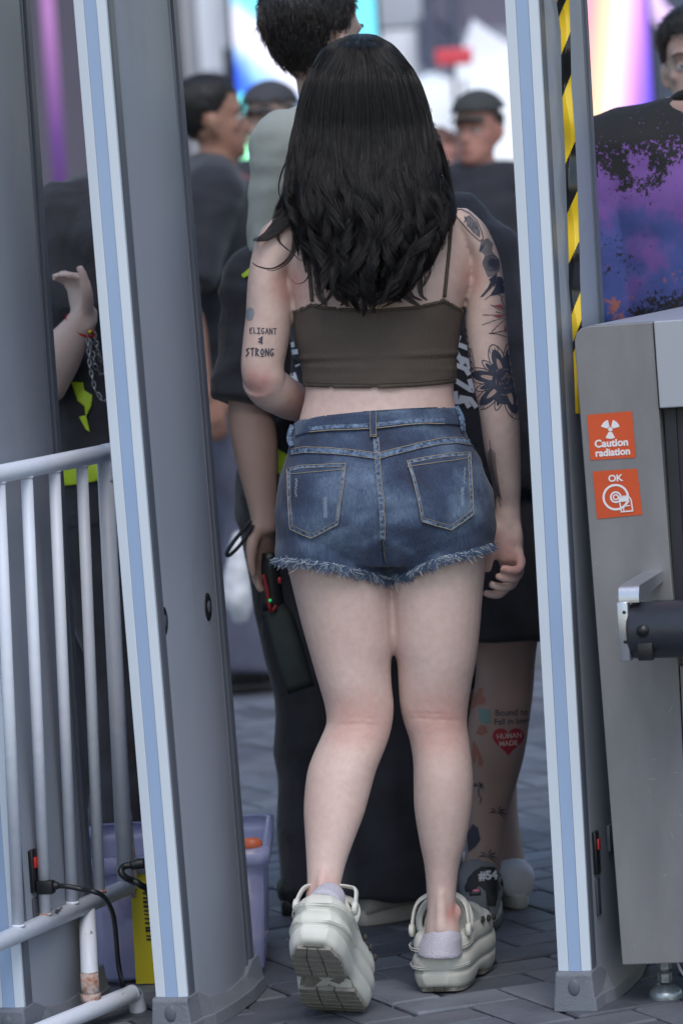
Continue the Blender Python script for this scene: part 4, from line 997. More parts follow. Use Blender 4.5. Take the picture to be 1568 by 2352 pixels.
# 1 man seen in profile at left
c = P(476, 300, 11.0); H1 = P(470, 172, 11).z / 1.005
lan = mat('lanyard_pink', (170, 60, 90), .7)
r1 = ppl('man in navy T-shirt with a red lanyard standing in profile beside the tall gate panel', c.x + .02, 11.0)
d1 = make_person(r1, H1, radians(-78), skin_tan, navy_cloth, trouser=mat('slate_trousers', (86, 88, 106), .85, var=.25, vscale=8), build=1.12, tloose=1.1, voxel=.009, seed=1,
                 pose=dict(shR=(.112, -.03, .81), elR=(.155, -.10, .65), wrR=(.155, -.075, .50), haR=(.15, -.05, .41)))
lanyard(d1, r1, lan, H1)
# 2 capped man behind him
c = P(618, 300, 12.4); H2 = P(622, 196, 12.4).z
r2 = ppl('man in dark cap and black T-shirt between the profile man and the long hair', c.x, 12.4)
make_person(r2, H2, radians(150), skin_mid, black_cloth, trouser=black_cloth, cap=mat('cap_charcoal', (62, 62, 68), .8, var=.15), hair=None, voxel=.010, seed=2)
# 3 capped man far right, both hands round a white cup
c = P(1094, 300, 12.6); H3 = P(1092, 224, 12.6).z / .995
r3 = ppl('smiling man in dark cap and black T-shirt facing the gate beside the white tents', c.x, 12.6)
d3 = make_person(r3, H3, radians(160), skin_red, navy_cloth, trouser=black_cloth, cap=mat('cap_olive', (58, 60, 60), .8, var=.15), hair=None, voxel=.010, build=1.1, seed=3, head_yaw=radians(-10), 
                 pose=dict(elL=(-.17, .02, .65), wrL=(-.10, .16, .66), haL=(-.03, .2, .68), elR=(.16, .0, .65), wrR=(.06, .17, .665), haR=(.0, .2, .685), palmL=(1, .2, 0), palmR=(-1, .2, 0)))
q = d3['W'](-.03 * H3, .205 * H3, .665 * H3)
o = MB().tube([q - EZ * .045, q + EZ * .045, q + EZ * .05], [.028, .038, .030], 20).obj('cup', mat('cup_white', (236, 236, 240), .4), None); o['label'] = 'white cup held by the capped man beside the white tents'; o['category'] = 'cup'
# 4 brown haired person mostly behind the hair, right side
c = P(1010, 360, 14.5); H4 = P(1012, 306, 14.5).z
r4 = ppl('brown haired person in dark red top half hidden behind the long black hair', c.x, 14.5)
make_person(r4, H4, radians(200), skin_red, mat('maroon_cloth', (96, 44, 60), .85, var=.2), trouser=black_cloth, hair='long', hair_m=mat('brown_hair', (92, 58, 48), .5), voxel=.011, seed=4)
# 5 tall man in pale T-shirt in front
c = P(742, 100, 7.45); ft = PZ(900, 2128, 0)
H5 = P(738, 2, 7.45).z / 1.0; r5 = ppl('tall man with short black hair and pale grey-green T-shirt ahead of the long haired woman', c.x + .10, 7.35)
hx = (c.x - (c.x + .10)) / H5
pale = mat('pale_tee', (176, 180, 172), .85, var=.06, vscale=6, bump=.15, bscale=30)
d5 = make_person(r5, H5, radians(-52), skin_mid, pale, trouser=black_cloth, hair='full', voxel=.0075, build=.98, tloose=1.25, seed=5, head_yaw=radians(6), shoe_m=mat('shoe_cream', (178, 172, 164), .6, bump=.2), sole_m=mat('sole_cream', (196, 190, 180), .6, var=.1, vscale=30),
    pose=dict(hd=P(748, 196, 7.42), nb=P(775, 275, 7.40), cla=P(800, 330, 7.38), axl=P(815, 400, 7.38), chs=P(830, 520, 7.38), shL=P(668, 345, 7.28), shR=P(870, 385, 7.50), elL=P(660, 620, 7.30), wrL=P(760, 700, 7.5), haL=P(830, 700, 7.6), elR=(.10, .06, .64), wrR=(.05, .16, .60), haR=(.0, .2, .62),
              ankL=P(898, 2055, 7.22), kneeL=P(890, 1650, 7.30), hipL=P(880, 1250, 7.35), ankR=P(945, 2040, 7.5), kneeR=P(935, 1650, 7.45)))
for ch_ in r5.children: pass
# 6 guard with wand
gx = P(735, 1100, 7.42).x; r6 = ppl('short guard in black with yellow-green waist strip, half hidden by the woman', gx, 7.42)
H6 = 1.55
d6 = make_person(r6, H6, radians(-50), skin_mid, black_cloth, trouser=black_cloth, hair='short', voxel=.006, build=1.12, tloose=1.0, sleeve='half', seed=6, hem=.50,
    pose=dict(hd=(.02, .17, .86), nb=(.01, .13, .815), cla=(.01, .11, .79), axl=(.005, .09, .745), chs=(0, .05, .68), wst=(0, .02, .60), shL=P(612, 655, 7.30), shR=(.115, .11, .785),
              elL=P(574, 925, 7.25), wrL=P(607, 1195, 7.20), haL=P(596, 1352, 7.20), palmL=(1, .3, 0), curl=.3, elR=(.14, .14, .64), wrR=(.10, .22, .62), haR=(.06, .28, .64),
              ankL=P(722, 2030, 7.38), kneeL=P(716, 1640, 7.40), ankR=P(752, 2010, 7.60), kneeR=P(742, 1640, 7.55)))
# 7 shorts man with tattoos, patterned tee
rx = P(1040, 1100, 7.08); r7 = ppl('man in black shorts and white-lettered black tee with one tattooed leg visible', rx.x, 7.1)
H7 = 1.66
skin_leg = skin_mat('skin_leg', (178, 152, 142), (162, 136, 128))
sho = mat('sneaker_grey', (128, 128, 132), .6, var=.1, vscale=20, bump=.15); shw = mat('sneaker_sole', (176, 178, 176), .55, var=.08)
d7 = make_person(r7, H7, radians(-6), skin_leg, black_cloth, legs='shorts', trouser=black_cloth, hair='short', voxel=.007, build=1.12, tloose=1.05, sleeve='long', sh_h=(.088, .135), seed=7, hem=.50, shoe_m=sho, sole_m=shw,
    pose=dict(hd=P(862, 395, 7.05), nb=P(880, 480, 7.06), cla=P(905, 545, 7.08), axl=P(925, 620, 7.08), chs=P(945, 700, 7.08), wst=P(990, 860, 7.08), hips=P(1035, 1010, 7.08), pel=P(1045, 1080, 7.08), hemc=P(1030, 1090, 7.08),
              shL=P(772, 580, 7.08), shR=P(978, 640, 7.08), elL=P(745, 830, 7.1), wrL=P(820, 900, 7.35), haL=P(880, 900, 7.45), elR=P(1120, 880, 7.15), wrR=P(1225, 1110, 7.14), haR=P(1228, 1200, 7.12),
              hipR=P(1140, 1120, 7.10), kneeR=P(1160, 1530, 7.06), ankR=P(1101, 2040, 7.10), hipL=P(985, 1120, 7.2), kneeL=P(1090, 1560, 7.45), ankL=P(1176, 2056, 7.32), ftR=(-.1, 1), ftL=(-.25, 1)))
# ------------------------------------------------------------------ the woman in the gate
YH = 6.50
hero = thing('person', 'woman with long black hair, brown crop top and denim shorts walking through the gate', 'person', (P(1010, 2288, 6.5).x - 0.07, YH, 0))
def px_foot(u, v): return PZ(u, v, 0)
TOR = [(800, 890, 440, YH, .05), (740, 975, 470, YH, .062), (668, 1068, 500, YH, .075), (648, 1086, 540, YH, .085), (650, 1088, 600, YH, .092), (659, 1082, 650, YH, .095), (674, 1062, 700, YH, .096), (682, 1050, 770, YH, .092),
       (697, 1043, 830, YH, .086), (701, 1042, 880, YH, .084), (699, 1042, 915, YH, .086), (690, 1049, 950, YH, .092), (678, 1066, 1000, YH - .004, .102), (660, 1096, 1060, YH - .01, .116), (645, 1120, 1120, YH - .016, .124), (640, 1126, 1180, YH - .018, .124), (645, 1124, 1240, YH - .014, .114), (670, 1105, 1290, YH - .005, .09)]
LEGL = [(655, 880, 1180, YH, .095), (650, 886, 1240, YH, .098), (657, 890, 1290, YH, .097), (670, 900, 1345, YH, .092), (691, 905, 1430, YH, .086), (705, 904, 1480, YH - .002, .081), (717, 898, 1522, YH - .004, .077), (731, 899, 1570, YH - .008, .071), (745, 904, 1620, YH - .012, .064),
        (749, 901, 1660, YH - .018, .060), (736, 893, 1695, YH - .026, .060), (720, 880, 1730, YH - .036, .062), (706, 864, 1770, YH - .048, .062), (699, 850, 1820, YH - .062, .060), (697, 836, 1870, YH - .078, .054), (700, 817, 1920, YH - .094, .046), (703, 797, 1975, YH - .11, .038), (705, 785, 2020, YH - .125, .034), (703, 780, 2050, YH - .135, .034), (697, 785, 2085, YH - .15, .038), (695, 790, 2120, YH - .155, .042)]
LEGR = [(880, 1118, 1180, YH, .098), (888, 1120, 1240, YH, .100), (893, 1116, 1290, YH, .098), (894, 1110, 1345, YH, .092), (898, 1103, 1430, YH, .086), (902, 1098, 1480, YH, .081), (911, 1092, 1522, YH + .002, .077), (914, 1083, 1570, YH + .004, .070), (918, 1075, 1620, YH + .006, .063),
        (927, 1072, 1660, YH + .006, .059), (940, 1077, 1700, YH + .004, .058), (948, 1083, 1750, YH, .060), (949, 1086, 1800, YH - .002, .060), (951, 1082, 1860, YH - .002, .055), (962, 1070, 1930, YH, .045), (974, 1054, 1990, YH + .004, .036), (979, 1047, 2050, YH + .006, .031), (980, 1046, 2090, YH + .004, .032), (975, 1056, 2130, YH + .002, .038), (972, 1058, 2175, YH + .005, .042)]
ARML = [(640, 720, 492, YH, .040), (606, 728, 520, YH, .048), (588, 715, 552, YH, .052), (577, 690, 590, YH, .052), (570, 664, 633, YH, .050), (566, 669, 680, YH, .049), (564, 671, 725, YH, .047), (559, 668, 765, YH, .045), (555, 660, 805, YH, .042), (553, 653, 840, YH, .039), (557, 655, 872, YH + .002, .036), (572, 650, 900, YH + .006, .028)]
ARMR = [(1000, 1072, 478, YH, .036), (1010, 1094, 496, YH, .045), (1030, 1116, 520, YH, .050), (1052, 1132, 552, YH, .050), (1074, 1147, 592, YH, .049), (1078, 1156, 640, YH, .048), (1072, 1161, 695, YH, .047), (1067, 1164, 745, YH, .045), (1072, 1168, 800, YH, .043), (1079, 1175, 850, YH, .041), (1088, 1183, 895, YH + .004, .040), (1097, 1189, 930, YH + .01, .041), (1104, 1193, 980, YH + .018, .040), (1111, 1195, 1030, YH + .028, .038), (1122, 1196, 1080, YH + .038, .033), (1132, 1196, 1125, YH + .045, .027), (1136, 1195, 1160, YH + .05, .0215), (1134, 1196, 1185, YH + .05, .0215), (1129, 1198, 1210, YH + .05, .023), (1128, 1202, 1245, YH + .048, .022), (1134, 1203, 1275, YH + .046, .0185), (1143, 1202, 1292, YH + .046, .015)]
b = MB()
pxloft(b, TOR, 36); pxloft(b, LEGL, 30); pxloft(b, LEGR, 30); pxloft(b, ARML, 26); pxloft(b, ARMR, 26)
# folded forearm going forward round the waist, with a hand
fe = [P(600, 868, YH), P(622, 893, YH + .03), P(662, 917, YH + .075), P(705, 938, YH + .125), P(745, 950, YH + .165)]
b.tube(fe, [(.036, .036), (.0385, .037), (.036, .034), (.029, .027), (.021, .019)], 20, 5)
hand_mb(b, fe[-1], P(830, 930, YH + .20), Vector((0, -1, 0.2)), .165, .5)
# neck and head under the hair
HX = P(845, 300, YH + .01)
b.tube([P(850, 470, YH), P(848, 400, YH + .008), P(846, 340, YH + .015), P(845, 300, YH + .015)], [(.066, .06), (.052, .054), (.05, .052), (.05, .05)], 20, 3)
hhH = .190; chinH = P(846, 375, YH + .05); RmH = Matrix.Rotation(radians(-2), 3, 'Z'); 
TH = lambda q: P(846, 366, YH - .01) + RmH @ q
head_mb(b, TH, hhH)
# right hand: heel of the hand, thumb and curled fingers
for pts, r_ in ((((1188, 1262, .024), (1196, 1292, .012), (1188, 1309, -.006), (1168, 1308, -.014), (1148, 1304, -.014)), (.0092, .0088, .0082, .0074, .006)),
                (((1180, 1268, .036), (1192, 1308, .030), (1181, 1328, .008), (1158, 1328, -.004), (1136, 1321, -.004)), (.0098, .0094, .0088, .008, .0062)),
                (((1166, 1272, .046), (1182, 1322, .046), (1169, 1346, .026), (1145, 1348, .012), (1122, 1340, .010)), (.0100, .0096, .0090, .0082, .0064)),
                (((1150, 1274, .052), (1168, 1330, .060), (1152, 1360, .044), (1130, 1366, .03), (1108, 1360, .026)), (.0098, .0094, .0088, .008, .0062)),
                (((1140, 1205, .040), (1128, 1236, .030), (1122, 1266, .026), (1119, 1292, .026), (1118, 1314, .030)), (.0150, .0140, .0112, .0100, .0074))):
    b.tube([P(u, v, YH + .012 + dy) for u, v, dy in pts], list(r_), 12, 4)
# soft thumb-side and little-finger-side pads
b.ball(P(1139, 1228, YH + .038), (.013, .012, .026), 10); b.ball(P(1186, 1232, YH + .040), (.012, .014, .030), 10)
# back relief: shoulder blades, spine hollow handled below; calf and ankle tendons
for u in (980, 1010, 1030): pass
b.tube([P(1012, 2020, YH - .016), P(1012, 2080, YH - .023), P(1013, 2140, YH - .028)], [.009, .0095, .013], 10, 3)
b.ball(P(1046, 2098, YH + .005), (.011, .014, .017), 8)
b.tube([P(742, 1990, YH - .14), P(738, 2050, YH - .165), P(738, 2100, YH - .19)], [.009, .009, .012], 10, 3)
b.ball(P(776, 2070, YH - .14), (.010, .013, .015), 8)
hero_me = remesh(b, .0038, 6)
def uvof(co):
    q = co - CAM; z = q.dot(FWD); return 784 + q.dot(RIGHT) / z * F_PX, 1176 - q.dot(UP) / z * F_PX
def interp(xs, ys, x):
    return float(np.interp(x, xs, ys))
def body_relief(c):
    d = 0.0
    if c.z > 0.95:
        # spine hollow and shoulder blades
        s = P(868, 600, YH).x + (c.z - 1.25) * -.03
        dx = c.x - s
        if c.y < YH and abs(dx) < .2 and 1.0 < c.z < 1.36:
            d -= .006 * exp(-(dx / .018) ** 2) * max(0, 1 - abs(c.z - 1.17) / .3)
            d += .006 * exp(-((abs(dx) - .085) / .035) ** 2 - ((c.z - 1.255) / .05) ** 2)
    if c.z < .62:
        u, v = uvof(c)
        for vv, uu, wl, a in ((1652, 1000, 52, .0016), (1640, 985, 40, .0010), (1664, 820, 55, .0014), (1650, 835, 40, .0010)):
            d -= a * exp(-((v - vv - (u - uu) * .05) / 2.6) ** 2 - ((u - uu) / wl) ** 4)
        if v > 1340 and abs(u - 900) < 16 and v < 1600: d -= .003 * exp(-((u - interp([1340, 1600], [898, 909], v)) / 6) ** 2) * max(0, min(1, (1460 - v) / 40))
    return d
displace(hero_me, body_relief)
hero_bvh = bvh_of(hero_me)
skin_h = MATS['skin_fair'].copy(); skin_h.name = 'skin_hero'
def skin_tints(M, spots):
    n = M.node_tree; L = n.links; b = n.nodes['Principled BSDF']; cur = b.inputs['Base Color'].links[0].from_socket; tc = n.nodes.new('ShaderNodeTexCoord')
    no = n.nodes.new('ShaderNodeTexNoise'); no.inputs['Scale'].default_value = 38; no.inputs['Detail'].default_value = 5; L.new(tc.outputs['Object'], no.inputs[0])
    for c, r, col, k in spots:
        d = n.nodes.new('ShaderNodeVectorMath'); d.operation = 'DISTANCE'; L.new(tc.outputs['Object'], d.inputs[0]); d.inputs[1].default_value = c
        mr = n.nodes.new('ShaderNodeMapRange'); mr.interpolation_type = 'SMOOTHSTEP'; mr.inputs[1].default_value = r * .15; mr.inputs[2].default_value = r; mr.inputs[3].default_value = k; mr.inputs[4].default_value = 0; L.new(d.outputs['Value'], mr.inputs[0])
        mu = n.nodes.new('ShaderNodeMath'); mu.operation = 'MULTIPLY'; L.new(mr.outputs[0], mu.inputs[0]); L.new(no.outputs[0], mu.inputs[1])
        mx = n.nodes.new('ShaderNodeMix'); mx.data_type = 'RGBA'; L.new(mu.outputs[0], mx.inputs[0]); L.new(cur, mx.inputs[6]); mx.inputs[7].default_value = lin(col) + (1,); cur = mx.outputs[2]
    ml = n.nodes.new('ShaderNodeTexNoise'); ml.inputs['Scale'].default_value = 75; ml.inputs['Detail'].default_value = 6; L.new(tc.outputs['Object'], ml.inputs[0])
    rp = n.nodes.new('ShaderNodeValToRGB'); rp.color_ramp.elements[0].position = .3; rp.color_ramp.elements[0].color = (.93, .90, .90, 1); rp.color_ramp.elements[1].position = .7; rp.color_ramp.elements[1].color = (1.03, 1.03, 1.03, 1); L.new(ml.outputs[0], rp.inputs[0])
    mx = n.nodes.new('ShaderNodeMix'); mx.data_type = 'RGBA'; mx.blend_type = 'MULTIPLY'; mx.inputs[0].default_value = 1; L.new(cur, mx.inputs[6]); L.new(rp.outputs[0], mx.inputs[7]); L.new(mx.outputs[2], b.inputs['Base Color'])
_ho = Vector(hero.location)
skin_tints(skin_h, [(tuple(P(u, v, y) - _ho), r, col, k) for u, v, y, r, col, k in ((825, 1655, YH - .07, .085, (196, 128, 118), .75), (1010, 1660, YH - .05, .085, (196, 128, 118), .75), (590, 885, YH - .03, .045, (200, 120, 116), 1.0), (690, 930, YH + .05, .06, (196, 128, 118), .8),
    (1172, 1285, YH, .055, (196, 116, 112), 1.0), (1130, 1250, YH, .05, (186, 108, 104), 1.0), (1046, 2098, YH - .02, .03, (200, 120, 112), 1.2), (740, 2060, YH - .17, .06, (200, 132, 122), .8), (664, 660, YH - .05, .05, (200, 128, 118), .9), (1078, 640, YH - .05, .05, (190, 124, 114), .7))])
hero_body = meobj('body', hero_me, skin_h, hero)
# back-of-knee creases and elbow tint are colour of the skin itself: done in the material by small noise

# clothes --------------------------------------------------------
# ribbed crop top
top_m = mat('ribbed_brown', (84, 74, 68), .85, bump=.0)
n = top_m.node_tree; L = n.links; bs = n.nodes['Principled BSDF']
tcn = n.nodes.new('ShaderNodeTexCoord'); wv = n.nodes.new('ShaderNodeTexWave'); wv.wave_type = 'BANDS'; wv.bands_direction = 'X'; wv.inputs['Scale'].default_value = 95; wv.inputs['Distortion'].default_value = .6; wv.inputs['Detail'].default_value = 1
L.new(tcn.outputs['Object'], wv.inputs['Vector']); bp = n.nodes.new('ShaderNodeBump'); bp.inputs['Strength'].default_value = .6; bp.inputs['Distance'].default_value = .0012
L.new(wv.outputs['Fac'], bp.inputs['Height']); L.new(bp.outputs[0], bs.inputs['Normal'])
rp = n.nodes.new('ShaderNodeValToRGB'); rp.color_ramp.elements[0].color = lin((74, 65, 60)) + (1,); rp.color_ramp.elements[1].color = lin((92, 82, 75)) + (1,); L.new(wv.outputs['Fac'], rp.inputs[0]); L.new(rp.outputs[0], bs.inputs['Base Color'])
c = MB(); pxloft(c, TOR[3:12], 48, 5, grow=.0045)
tm = remesh(c, .0045, 2)
def uvof(co):
    q = co - CAM; z = q.dot(FWD); return 784 + q.dot(RIGHT) / z * F_PX, 1176 - q.dot(UP) / z * F_PX
def interp(xs, ys, x):
    return float(np.interp(x, xs, ys))
def top_disp(co):
    u, v = uvof(co); d = 0
    for v0, sl, wd, a in ((818, -.03, 5, .0045), (826, -.035, 4, -.003), (846, .02, 4, .003), (866, -.02, 3, .0022)):
        k = v - (v0 + sl * (u - 870)); side = .35 + .65 * abs(u - 870) / 180
        d += a * exp(-(k / wd) ** 2) * side * (.6 + .8 * noise.noise(Vector((u * .012, v0, 0))))
    return d + .0015 * noise.noise(co * 28)
displace(tm, top_disp)
ztop = lambda u: interp([660, 672, 700, 716, 740, 850, 960, 1010, 1018, 1045, 1066], [718, 714, 703, 695, 703, 711, 702, 690, 686, 700, 712], u)
zbot = lambda u: interp([680, 704, 760, 860, 960, 1040, 1060], [886, 888, 891, 892, 888, 880, 878], u)
bm = bmesh.new(); bm.from_mesh(tm)
for _v in list(bm.verts):
    pass
def cutband(me, ft, fb):
    """delete outside, then pull the rim vertices onto the exact line"""
    keep(me, lambda co: ft(uvof(co)[0]) - 3 < uvof(co)[1] < fb(uvof(co)[0]) + 3)
    for vv in me.vertices:
        u, v = uvof(vv.co)
        for lim, s_ in ((ft(u), 1), (fb(u), -1)):
            e = (v - lim) * s_
            if e < 2.6: vv.co.z -= s_ * (0.0 - e) * pxm(vv.co.y) * (1 if True else 0) * .9
    me.update()
bm.free()
cutband(tm, ztop, zbot)
top_b = bvh_of(tm); top = meobj('crop_top', tm, top_m, hero); thick(top, .002)
sty = mat('top_seam', (78, 70, 60), .85)
surf_tube([[(u, zbot(u) - 11) for u in range(706, 1040, 8)]], .0008, top_b, sty, 'hem_stitch', top, off=.0006)
surf_tube([[(u, ztop(u) + 8) for u in range(690, 1058, 6)]], .0007, top_b, sty, 'neck_stitch', top, off=.0006)
decal([[(u, ztop(u) - 2) for u in range(676, 1064, 6)] + [(u, ztop(u) + 5) for u in range(1060, 672, -6)]], top_b, top_m, 'binding', top, 4, .0022, .001)
for line_ in ([(706, 560), (709, 600), (713, 640), (718, 698)], [(1036, 468), (1035, 500), (1031, 560), (1026, 610), (1018, 690)]):
    st = []
    for i in range(len(line_) - 1):
        for k in range(10):
            t_ = k / 10; st.append((line_[i][0] + (line_[i + 1][0] - line_[i][0]) * t_, line_[i][1] + (line_[i + 1][1] - line_[i][1]) * t_))
    pts = [proj(u, v, hero_bvh, .003) for u, v in st]; pts = [p for p in pts if p]; 
    MB().tube(pts, [(.0034, .0014)] * len(pts), 10, ref=EX).obj('strap', top_m, top)

# denim shorts
def denim_mat():
    M = bpy.data.materials.new('denim'); M.use_nodes = True; n = M.node_tree; L = n.links; b = n.nodes['Principled BSDF']; b.inputs['Roughness'].default_value = .82; b.inputs['Sheen Weight'].default_value = .12
    tc = n.nodes.new('ShaderNodeTexCoord')
    def noi(s, d=4, st=(1, 1, 1), r=.5):
        mp = n.nodes.new('ShaderNodeMapping'); mp.inputs['Scale'].default_value = st; L.new(tc.outputs['Object'], mp.inputs[0])
        t = n.nodes.new('ShaderNodeTexNoise'); t.inputs['Scale'].default_value = s; t.inputs['Detail'].default_value = d; t.inputs['Roughness'].default_value = r; L.new(mp.outputs[0], t.inputs[0]); return t.outputs[0]
    a = noi(9, 4, (1, 1, 1.3)); r1 = n.nodes.new('ShaderNodeValToRGB'); e = r1.color_ramp.elements
    e[0].position = .33; e[0].color = lin((38, 49, 74)) + (1,); e[1].position = .68; e[1].color = lin((98, 117, 142)) + (1,); x = e.new(.5); x.color = lin((56, 71, 99)) + (1,); L.new(a, r1.inputs[0])
    f = noi(150, 2, (3.2, 3.2, .35), .7); r2 = n.nodes.new('ShaderNodeValToRGB'); r2.color_ramp.elements[0].position = .3; r2.color_ramp.elements[0].color = (.66, .66, .68, 1); r2.color_ramp.elements[1].position = .75; r2.color_ramp.elements[1].color = (1.35, 1.35, 1.32, 1); L.new(f, r2.inputs[0])
    g_ = noi(700, 2); r3 = n.nodes.new('ShaderNodeValToRGB'); r3.color_ramp.elements[0].position = .35; r3.color_ramp.elements[0].color = (.75, .75, .75, 1); r3.color_ramp.elements[1].position = .7; r3.color_ramp.elements[1].color = (1.25, 1.25, 1.25, 1); L.new(g_, r3.inputs[0])
    m1 = n.nodes.new('ShaderNodeMix'); m1.data_type = 'RGBA'; m1.blend_type = 'MULTIPLY'; m1.inputs[0].default_value = 1; L.new(r1.outputs[0], m1.inputs[6]); L.new(r2.outputs[0], m1.inputs[7])
    m2 = n.nodes.new('ShaderNodeMix'); m2.data_type = 'RGBA'; m2.blend_type = 'MULTIPLY'; m2.inputs[0].default_value = 1; L.new(m1.outputs[2], m2.inputs[6]); L.new(r3.outputs[0], m2.inputs[7]); L.new(m2.outputs[2], b.inputs['Base Color'])
    bp = n.nodes.new('ShaderNodeBump'); bp.inputs['Strength'].default_value = .35; bp.inputs['Distance'].default_value = .001; L.new(f, bp.inputs['Height']); L.new(bp.outputs[0], b.inputs['Normal'])
    return M
denim = denim_mat()
seam_m = mat('denim_seam', (46, 60, 88), .85, rgb2=(118, 140, 168), vscale=150, bump=.5, bscale=150, detail=2)
fade_m = mat('denim_fade', (86, 108, 138), .85, rgb2=(60, 80, 112), vscale=60, detail=5)
thread_m = mat('thread_tan', (150, 138, 122), .7)
c = MB(); pxloft(c, TOR[10:], 56, 5, grow=.007); 
pxloft(c, [(636, 878, 1180, YH, .112), (633, 885, 1240, YH, .114), (633, 893, 1290, YH, .112), (640, 898, 1345, YH, .106)], 40, 5)
pxloft(c, [(878, 1130, 1180, YH, .114), (884, 1134, 1240, YH, .115), (888, 1134, 1290, YH, .112), (896, 1130, 1345, YH, .106)], 40, 5)
dm = remesh(c, .0045, 5)
def den_disp(co):
    u, v = uvof(co); d = .0042 * noise.noise(Vector((co.x * 16, co.y * 10, co.z * 22))) + .0012 * noise.noise(co * 60)
    cu = interp([980, 1060, 1180, 1320], [856, 862, 872, 882], v)
    if co.y < YH: d -= .0035 * exp(-((u - cu) / 9) ** 2) * min(1, max(0, (v - 1090) / 120)) * max(0, min(1, (1300 - v) / 30))
    if v > 1150: d += .0022 * sin((hypot(u - 880, v - 1330)) * .10 + 2 * noise.noise(Vector((u * .02, v * .02, 4)))) * exp(-((hypot(u - 880, v - 1330) - 60) / 70) ** 2)
    return d
displace(dm, den_disp)
wtop = lambda u: interp([672, 684, 740, 852, 960, 1040, 1056], [974, 966, 955, 943, 938, 936, 940], u)
hemf = lambda u: interp([625, 640, 700, 780, 840, 876, 900, 930, 960, 1010, 1060, 1100, 1140], [1286, 1289, 1291, 1304, 1319, 1331, 1330, 1323, 1307, 1287, 1274, 1264, 1252], u)
cutband(dm, wtop, lambda u: hemf(u) + 1.5 * sin(u * .5))
den_b = bvh_of(dm); den = meobj('denim_shorts', dm, denim, hero); thick(den, .003)
def K(x, y): return (800 + x / 2.24) * .784, (1180 + y / 2.24) * .784   # crop of the shorts -> picture units
# waistband
wb_top = [K(*q) for q in ((140, 92), (240, 72), (400, 56), (560, 47), (680, 42), (860, 30), (1000, 24), (1120, 22), (1210, 30))]
wb_bot = [K(*q) for q in ((1250, 150), (1120, 140), (1000, 136), (860, 148), (680, 168), (560, 175), (400, 180), (240, 195), (150, 222))]
decal([wb_top + wb_bot], den_b, denim, 'waistband', den, 5, .0024, .0022)
def offset(pl, du, dv): return [(u + du, v + dv) for u, v in pl]
surf_tube([wb_bot[1:-1]], .00085, den_b, thread_m, 'stitching', den, off=.0044)
surf_tube([offset(wb_top[1:-1], 0, 4)], .0006, den_b, mat('thread_blue', (70, 84, 108), .8), 'stitching', den, off=.0044)
strokes([offset(wb_bot[1:-1], 0, -8)], 9, den_b, seam_m, 'waist_fade', den, .0041)
# yokes
yl = [K(*q) for q in ((112, 325), (200, 310), (350, 315), (500, 328), (686, 352))]; yr = [K(*q) for q in ((690, 352), (800, 322), (960, 282), (1100, 255), (1200, 248), (1300, 262), (1340, 300))]
for pl_ in (yl, yr):
    decal([band(pl_, 13, 30)[0] + band(pl_, 13, 30)[1][::-1]], den_b, seam_m, 'yoke_seam', den, 4, .0016, .0012)
    surf_tube([offset(pl_, 0, -7)], .00075, den_b, thread_m, 'stitching', den, off=.0028); surf_tube([offset(pl_, 0, 6)], .0005, den_b, thread_m, 'stitching', den, off=.0028)
# centre seam, belt loops
cs = [K(*q) for q in ((672, 232), (680, 340), (688, 480), (706, 640), (716, 800), (714, 905))]
decal([band(cs, 13, 30)[0] + band(cs, 13, 30)[1][::-1]], den_b, seam_m, 'centre_seam', den, 4, .0014, .001)
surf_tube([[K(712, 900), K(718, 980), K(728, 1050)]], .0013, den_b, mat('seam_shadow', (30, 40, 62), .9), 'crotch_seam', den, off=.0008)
surf_tube([[K(722, 900), K(727, 980), K(736, 1040)]], .0006, den_b, thread_m, 'stitching', den, off=.0012)
surf_tube([offset(cs, 6.5, 0)], .00075, den_b, thread_m, 'stitching', den, off=.0026)
surf_tube([offset(cs, -4.5, 0)], .0005, den_b, thread_m, 'stitching', den, off=.0026)
lp = decal([[K(*q) for q in ((630, 38), (674, 38), (680, 232), (636, 232))]], den_b, denim, 'belt_loop', den, 4, .0060, .002)
surf_tube([[K(672, 42), K(677, 228)], [K(634, 42), K(640, 228)]], .0006, den_b, thread_m, 'loop_stitching', den, off=.0082)
surf_tube([[K(636, 218), K(680, 218)], [K(636, 229), K(680, 229)], [K(632, 42), K(674, 42)]], .0007, den_b, thread_m, 'loop_stitching', den, off=.0082)
for pts in ([(128, 150, .002), (118, 200, -.006), (110, 250, -.004), (122, 285, .002)], [(1195, 35, .004), (1215, 80, -.006), (1228, 140, -.008), (1245, 195, .0)]):
    side = -1 if pts[0][0] < 600 else 1
    ps = [proj(*K(x + (14 if side < 0 else -10), y), den_b, .006 + abs(o_)) or P(*K(x, y), YH - .06) for x, y, o_ in pts]
    MB().tube(ps, [(.0048, .0014)] * 4, 10, 4, ref=EX).obj('belt_loop', seam_m, den)
